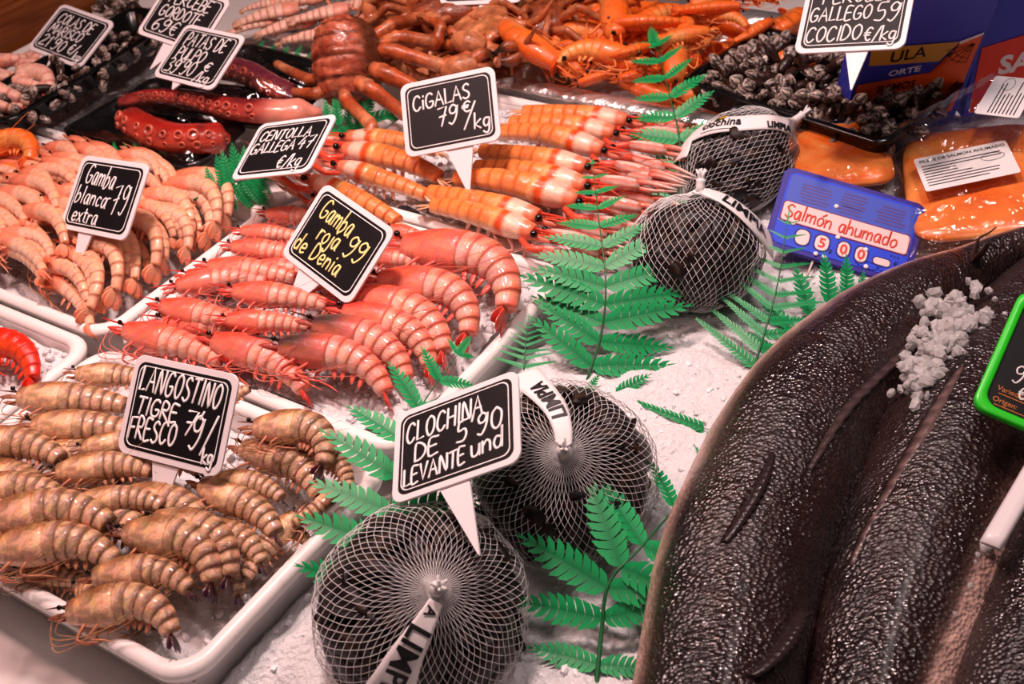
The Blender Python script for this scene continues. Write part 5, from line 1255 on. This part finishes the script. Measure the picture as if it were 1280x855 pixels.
def crab(c, yaw, tilt, size, label, seed, flip=False):
    rnd = random.Random(seed); M = Matrix.Translation(c) @ Matrix.Rotation(yaw, 4, 'Z') @ Matrix.Rotation(tilt, 4, 'X') @ (Matrix.Rotation(PI, 4, 'Y') if flip else Matrix.Identity(4)) @ Matrix.Diagonal((size, size, size, 1)); root = empty('brown_crab', M=M, label=label, cat='crab', group='cooked crabs in the foil tray'); Z = V((0, 0, 0))
    mb = MB(); R = []; Cc = []; NS = 28
    for k in range(12):
        f = k / 11; th = PI * f; z = -.016 * math.cos(th) * (1 if f > .5 else .7); sc_ = math.sin(max(.04, min(PI - .04, th))) ** .55; r = []; cc = []
        for j in range(NS):
            a = 2 * PI * j / NS; rx = .056 * (1 + .07 * math.sin(a)); ry = .038; edge = 1 + .035 * math.cos(j * PI) * (abs(f - .5) < .1) * (math.sin(a) > -.2)
            p = V((rx * math.cos(a) * sc_ * edge, ry * math.sin(a) * sc_ * edge, z)); p += p.normalized() * .0025 * noise.noise(p * 120 + V((seed, 0, 0))); r.append(p); cc.append(L(mix(CRB['a'], CRB['b'], .5 + .8 * noise.noise(p * 90)) if f > .45 else mix((.93, .66, .45), CRB['a'], .5 + .5 * noise.noise(p * 60))))
        R.append(r); Cc.append(cc)
    mb.rings(R, Cc); mb.build('carapace', MT['attr_shell'], root)
    for sx in (-1, 1):
        for k in range(4):
            a = math.radians(-55 + 30 * k); ca, sa = math.cos(a) * sx, math.sin(a); p0 = V((.040 * ca, .030 * sa, -.004)); p1 = V((.078 * ca, .058 * sa, .014 + rnd.uniform(-.01, .012))); p2 = V((.108 * ca, .080 * sa, .004)); p3 = V((.125 * ca, .100 * sa - .01, -.016)); limb([p0, p1, p2, p3], [.0058, .0054, .0044, .0012], CRB['a'], 'leg', root, Z, 7)
        q0 = V((.036 * sx, .026, -.003)); q1 = V((.068 * sx, .045, .004)); q2 = V((.062 * sx, .072, .006)); limb([q0, q1, q2], [.0075, .009, .010], CRB['a'], 'claw_arm', root, Z, 8)
        mb = MB(); ce = [q2, V((.048 * sx, .086, .006)), V((.026 * sx, .094, .004))]; mb.tube(catmull(ce, 5), interp([.011, .0175, .013], 11), 10, cols=[L(mix(CRB['a'], CRB['c'], .5))] * 11)
        for dz in (-1, 1): mb.tube(catmull([ce[2] + V((.006 * sx, 0, .004 * dz)), ce[2] + V((-.010 * sx, .004, .009 * dz)), ce[2] + V((-.028 * sx, -.004, .003 * dz))], 4), interp([.009, .008, .002], 9), 7, cols=[L(mix(CRB['a'], (.12, .08, .07), sm(3, 7, q))) for q in range(9)])
        mb.build('claw', MT['attr_shell'], root)
for (px, py, z, yaw, ti, s, fl, lb) in ((545, 38, .085, 20, 15, 1.0, False, 'reddish brown crab next to the spider crab'), (588, 66, .070, 200, 20, .95, True, 'brown crab lying belly up at the foil edge behind the cigalas sign'), (600, 30, .10, 100, -20, 1.0, True, 'brown crab under the uppermost sign, claws folded'), (655, 25, .085, -30, 20, 1.0, False, 'brown crab beside the foil fold of the cooked prawns'), (510, 18, .09, 150, -15, 1.0, True, 'crab at the back between mantis shrimps and the uppermost sign'), (690, 2, .085, 60, 10, .95, False, 'farthest crab by the cooked prawns'), (560, 5, .11, -10, 15, 1.0, False, 'crab on top of the pile at the upper frame edge'), (625, 55, .065, 120, 25, .9, False, 'small crab low by the foil, above the cigalas sign'), (630, -5, .11, 30, 10, 1.0, True, 'crab behind the uppermost sign')):
    crab(P(px, py, z), math.radians(yaw), math.radians(ti), s, lb, px + py, fl)
def spider_crab():
    C = P(432, 78, .105); root = empty('spider_crab', loc=(C.x, C.y, .05), label='big spider crab propped upright on the foil edge, legs splayed to the cigalas sign', cat='crab'); o0 = V((C.x, C.y, .05))
    tow = (P(380, 78, .105) - C).normalized(); vw = (CAM - C).normalized(); axis = (tow * .75 + vw * .55).normalized(); upz = (UPV - axis * UPV.dot(axis)).normalized(); sd = axis.cross(upz)
    mb = MB(); R = []; Cc = []; NS = 48; H = .052; Wd = .042; Dp = .040
    for k in range(61):
        f = k / 60; th = PI * f; s = math.sin(max(.03, min(PI - .03, th))) ** .62; r = []; cc = []
        for j in range(NS):
            a = 2 * PI * j / NS; ca, sa = math.cos(a), math.sin(a); groove = 0
            if ca > -.1: groove = sum(math.exp(-((f - g) / .014) ** 2) for g in (.20, .36, .52, .68, .82))
            d = Dp * (1.0 if ca > 0 else 1.1); p = upz * (-H * math.cos(th)) + axis * (d * ca * s * (1 - .09 * min(1, groove))) + sd * (Wd * sa * s); p += p.normalized() * (.0030 * noise.noise(p * 190)) + p.normalized() * (.0015 * noise.noise(p * 420)) + p.normalized() * (.004 * max(0, noise.noise(p * 90)) if ca < 0 else 0)
            r.append(C + p - o0); c = mix((.90, .52, .38), (.62, .26, .17), .5 + .9 * noise.noise(p * 80)); c = mix(c, (.30, .15, .10), .75 * min(1, groove)); c = mix(c, (.36, .20, .12), sm(.05, -.35, ca) * .8); cc.append(L(c))  # side facing away from axis darkened: its shade is painted into the vertex colour
        R.append(r); Cc.append(cc)
    mb.rings(R, Cc); mb.build('carapace', MT['attr_shell'], root)
    for pts, rads in (([(458, 64, .11), (488, 63, .115), (554, 83, .095), (606, 60, .095)], [.012, .012, .0105, .005]), ([(450, 82, .10), (482, 92, .105), (545, 122, .075)], [.013, .0135, .010]), ([(440, 98, .095), (462, 110, .10), (510, 146, .065)], [.012, .012, .010]),
                      ([(428, 108, .09), (433, 126, .085), (466, 158, .078), (462, 168, .074), (434, 166, .070)], [.010, .010, .0095, .008, .004]), ([(408, 98, .09), (384, 100, .085), (345, 80, .075)], [.010, .0095, .007]), ([(412, 112, .085), (392, 118, .085), (346, 114, .075)], [.010, .0095, .006]),
                      ([(470, 58, .11), (500, 46, .12), (546, 54, .105), (552, 32, .12), (518, 17, .12)], [.011, .011, .011, .0085, .003]), ([(462, 50, .11), (492, 30, .12), (530, 22, .11), (560, 12, .11)], [.011, .010, .010, .004])):
        limb([P(*p) for p in pts], [q * .78 for q in rads], (.74, .33, .16), 'leg', root, o0, 10)
    for k in range(5):
        a = P(440 + 12 * k, 86 - 9 * k, .105); mb = MB(); mb.ball(a - o0, (.011, .010, .010), 10, 7, L((.85, .42, .20))); mb.build('leg_joint', MT['attr_shell'], root)
spider_crab()

# ------------------------------------------------------------------ smoked salmon packs and cartons
MT['salmon'] = pm('salmon_flesh', attr=True, rough=.3, coat=.2, var=.15, vscale=50, bump=.3, bscale=60, bdist=.003)
MT['pouch'] = film_mat('pouch_film', gl=.11, bscale=34, bd=.016, rough=.05)
def salmon_pack(q, label, seed, z=.03, lab=None, fil=True):
    c = sum(q, V((0, 0, 0))) / 4; x = (q[1] - q[0] + q[2] - q[3]); y = (q[0] - q[3] + q[1] - q[2]); W, D = x.length / 2, y.length / 2; M = frame(c, x, y); root = empty('salmon_pack', M=M, label=label, cat='smoked salmon', group='vacuum packs of smoked salmon')
    mb = MB(); R = []; Cc = []; NS = 40
    for k in range(9):
        f = k / 8; th = PI * f; s = math.sin(max(.05, min(PI - .05, th))) ** .35; r = []; cc = []
        for j in range(NS):
            a = 2 * PI * j / NS; ex = lambda v_: math.copysign(abs(v_) ** .38, v_); p = V((W * .47 * ex(math.cos(a)) * s, D * .45 * ex(math.sin(a)) * s, .007 - .007 * math.cos(th))); p.z += .003 * noise.noise(p * 40 + V((seed, 0, 0))) * f; r.append(p); cc.append(L(mix((.98, .44, .12), (1., .66, .36), .45 + 1.2 * noise.noise(V((p.x * 10 + .6 * noise.noise(p * 30), p.y * 80, seed))))))
        R.append(r); Cc.append(cc)
    mb.rings(R, Cc)
    if fil: mb.build('fillet', MT['salmon'], root)
    n = 40; vs = []; fs = []
    for j in range(n + 1):
        for i in range(n + 1):
            a = i / n * 2 - 1; b = j / n * 2 - 1; e = max(abs(a), abs(b)); hh = .0165 * sm(1.0, .80, e) + .0032 * noise.fractal(V((a * 5 + seed, b * 5, 0)), .8, 2, 3) + .004; vs.append(V((a * W / 2 * 1.04, b * D / 2 * 1.04, hh)))
    for j in range(n):
        for i in range(n): a = j * (n + 1) + i; fs.append((a, a + 1, a + n + 2, a + n + 1))
    mb = MB(); mb.add(vs, fs); o = mb.build('clear_pouch', MT['pouch'], root)
    if lab:
        lw, lh, lx, ly, an, head = lab; ML = Matrix.Translation((lx, ly, .0245)) @ Matrix.Rotation(an, 4, 'Z'); mb = MB(); R = [[V((p, s_, z_)) for p, s_ in rrect(lw, lh, .003)] for z_ in (0, .0006)]; mb.rings(R); o = mb.build('paper_label', MT['paper'], root, smooth=False); o.matrix_local = ML
        f = lambda p, s_: V((p, s_, .0009)); mb = MB(); rr = random.Random(seed)
        if head: print_text(mb, head, f, .0058, -lw * .45, lh * .33, .00012, 1.0)
        for k in range(8): wd = lw * rr.uniform(.55, .86) * (.62 if 1 < k < 5 else 1); mb.box((-lw * .45 + wd / 2, lh * .22 - k * lh * .082, .0008), (wd, .0011, .0003))
        pts = [V((lw * .30 + .011 * math.cos(t), lh * .10 + .0055 * math.sin(t), .0009)) for t in [2 * PI * k / 24 for k in range(25)]]; mb.tube(pts, .00025, 4, up=(0, 0, 1)); mb.build('printing', MT['ink'], o)
salmon_pack([P(1052, 190, .042), P(1300, 150, .066), P(1360, 304, .050), P(1206, 304, .030)], 'vacuum pack of orange smoked salmon with a printed white label, behind the blue board', 2, lab=(.088, .052, -.012, .004, .16, 'FILETE DE SALMON AHUMADO'))
salmon_pack([P(1092, 186, .072), P(1240, 112, .090), P(1330, 135, .095), P(1215, 205, .078)], 'crinkled clear pouch end with a white label, against the cartons', 5, lab=(.07, .042, .03, -.01, .5, ''), fil=False)
salmon_pack([P(985, 165, .055), P(1120, 155, .058), P(1110, 240, .045), P(985, 250, .045)], 'salmon pack half under the barnacle tray, next to the mussel net', 7)
CARTONS = []
def carton(bl, br, trp, hgt, thick, label, paint):
    x = (br - bl); W = x.length; xn = x.normalized(); tr_hint = min((P(trp[0], trp[1], .035 + .002 * k) for k in range(150)), key=lambda q: abs((q - br).dot(xn)) + (10 if (q - br).length < .03 else 0)); up = (tr_hint - br); up = (up - xn * up.dot(xn)); M = frame(bl, x, up); root = empty('printed_carton', M=M, label=label, cat='carton', group='printed salmon cartons'); mb = MB(); mb.box((W / 2, hgt / 2, -thick / 2 - .0005), (W, hgt, thick), col=L((.22, .24, .72))); mb.build('box', MT['attr_gloss'], root, smooth=False, bevel=.0015); paint(root, W, hgt)
def poly(root, name, pts, col, z): mb = MB(); mb.rings([[V((a, b, z_)) for a, b in pts] for z_ in (z - .0003, z)], col=L(col)); mb.build(name, MT['attr_gloss'], root, smooth=False)
def word(root, name, t, x, y, s, col, z, bold=.0005, wid=1.0): mb = MB(); print_text(mb, t, lambda a, b: V((a, b, z)), s, x, y, bold, wid, False, L(col)); mb.build(name, MT['attr_gloss'], root, smooth=False)
def paintA(root, W0, H):
    W = W0 + .028
    poly(root, 'orange_panel', [(.004, .010), (W0 - .008, .012), (W0 - .004, .120), (W - .055, .112), (W - .060, .090), (W - .075, .078), (.004, .078)], (.95, .36, .08), .0006)
    poly(root, 'white_line', [(W - .055, .112), (W0 - .004, .120), (W0 - .004, .123), (W - .056, .116)], (.95, .90, .92), .0008)
    poly(root, 'gold_ribbon', [(W - .150, .104), (W - .072, .093), (W - .058, .112), (W - .056, .116), (W - .152, .128)], (.80, .58, .22), .0010)
    word(root, 'lettering', 'ULA', W - .128, .104, .021, (.12, .08, .08), .0014, .0003, 1.0); word(root, 'lettering', 'ORTE', W - .125, .084, .011, (.92, .90, .96), .0012, .0003, 1.25); word(root, 'lettering', 'RAMOS', W - .132, .062, .014, (.30, .08, .05), .0012, .0003, .9)
    word(root, 'lettering', 'h', W - .078, .030, .042, (.16, .07, .06), .0012, .0018, .8)
    for k in range(4):
        mb = MB(); mb.box((W - .165 + .016 * k, .044, .0009), (.007, .026, .0006), col=L((.90, .62, .52))); mb.build('gothic_stroke', MT['attr_gloss'], root, smooth=False)
    mb = MB(); c = (W0 - .028, .030); dk = L((.10, .07, .07)); mb.tube(catmull([V((c[0] - .010, c[1] - .006, .001)), V((c[0] - .008, c[1] + .006, .001)), V((c[0], c[1] + .010, .001)), V((c[0] + .008, c[1] + .004, .001)), V((c[0] + .008, c[1] - .010, .001))], 4), [(.0022, .0006)] * 17, 6, up=(0, 0, 1), col=dk); mb.tube(catmull([V((c[0] + .006, c[1] + .006, .001)), V((c[0] + .012, c[1] + .014, .001)), V((c[0] + .010, c[1] + .022, .001)), V((c[0] + .015, c[1] + .028, .001))], 4), .0006, 5, up=(0, 0, 1), col=dk); mb.ball((c[0] - .012, c[1] - .004, .001), (.004, .0035, .0006), 10, 6, dk); mb.build('small_drawing', MT['attr_gloss'], root)
    mb = MB(); w0 = (W0 - .010, .110)
    for k in range(5):
        a = PI + .12 + k * .34; mb.tube([V((w0[0], w0[1], .001)), V((w0[0] + .03 * math.cos(a), w0[1] + .03 * math.sin(a) * .9, .001))], .0003, 4, up=(0, 0, 1), col=dk)
    for r in (.012, .021, .028): mb.tube([V((w0[0] + r * math.cos(PI + .12 + k * .34), w0[1] + r * .9 * math.sin(PI + .12 + k * .34), .001)) for k in range(5)], .0003, 4, up=(0, 0, 1), col=dk)
    mb.ball((W0 - .034, .100, .001), (.0028, .0025, .0006), 10, 6, dk); mb.build('web_drawing', MT['attr_gloss'], root)
def paintB(root, W, H):
    poly(root, 'red_panel', [(.006, .006), (W - .004, .006), (W - .004, .110), (.006, .085)], (.94, .22, .12), .0006); poly(root, 'blue_panel', [(.060, .098), (.075, .092), (W - .004, .105), (W - .004, .16), (.066, .16)], (.12, .16, .62), .0009)
    word(root, 'lettering', 'SA', .030, .050, .030, (.97, .90, .90), .0012, .0012, 1.05)
carton(P(1050, 172, .030), P(1194, 146, .030), (1250, 0), .30, .035, 'orange and blue printed carton standing behind the barnacle tray', paintA)
carton(P(1203, 148, .030), P(1400, 112, .030), (1440, -20), .30, .035, 'red and blue printed carton next to the orange one, cut by the frame', paintB)
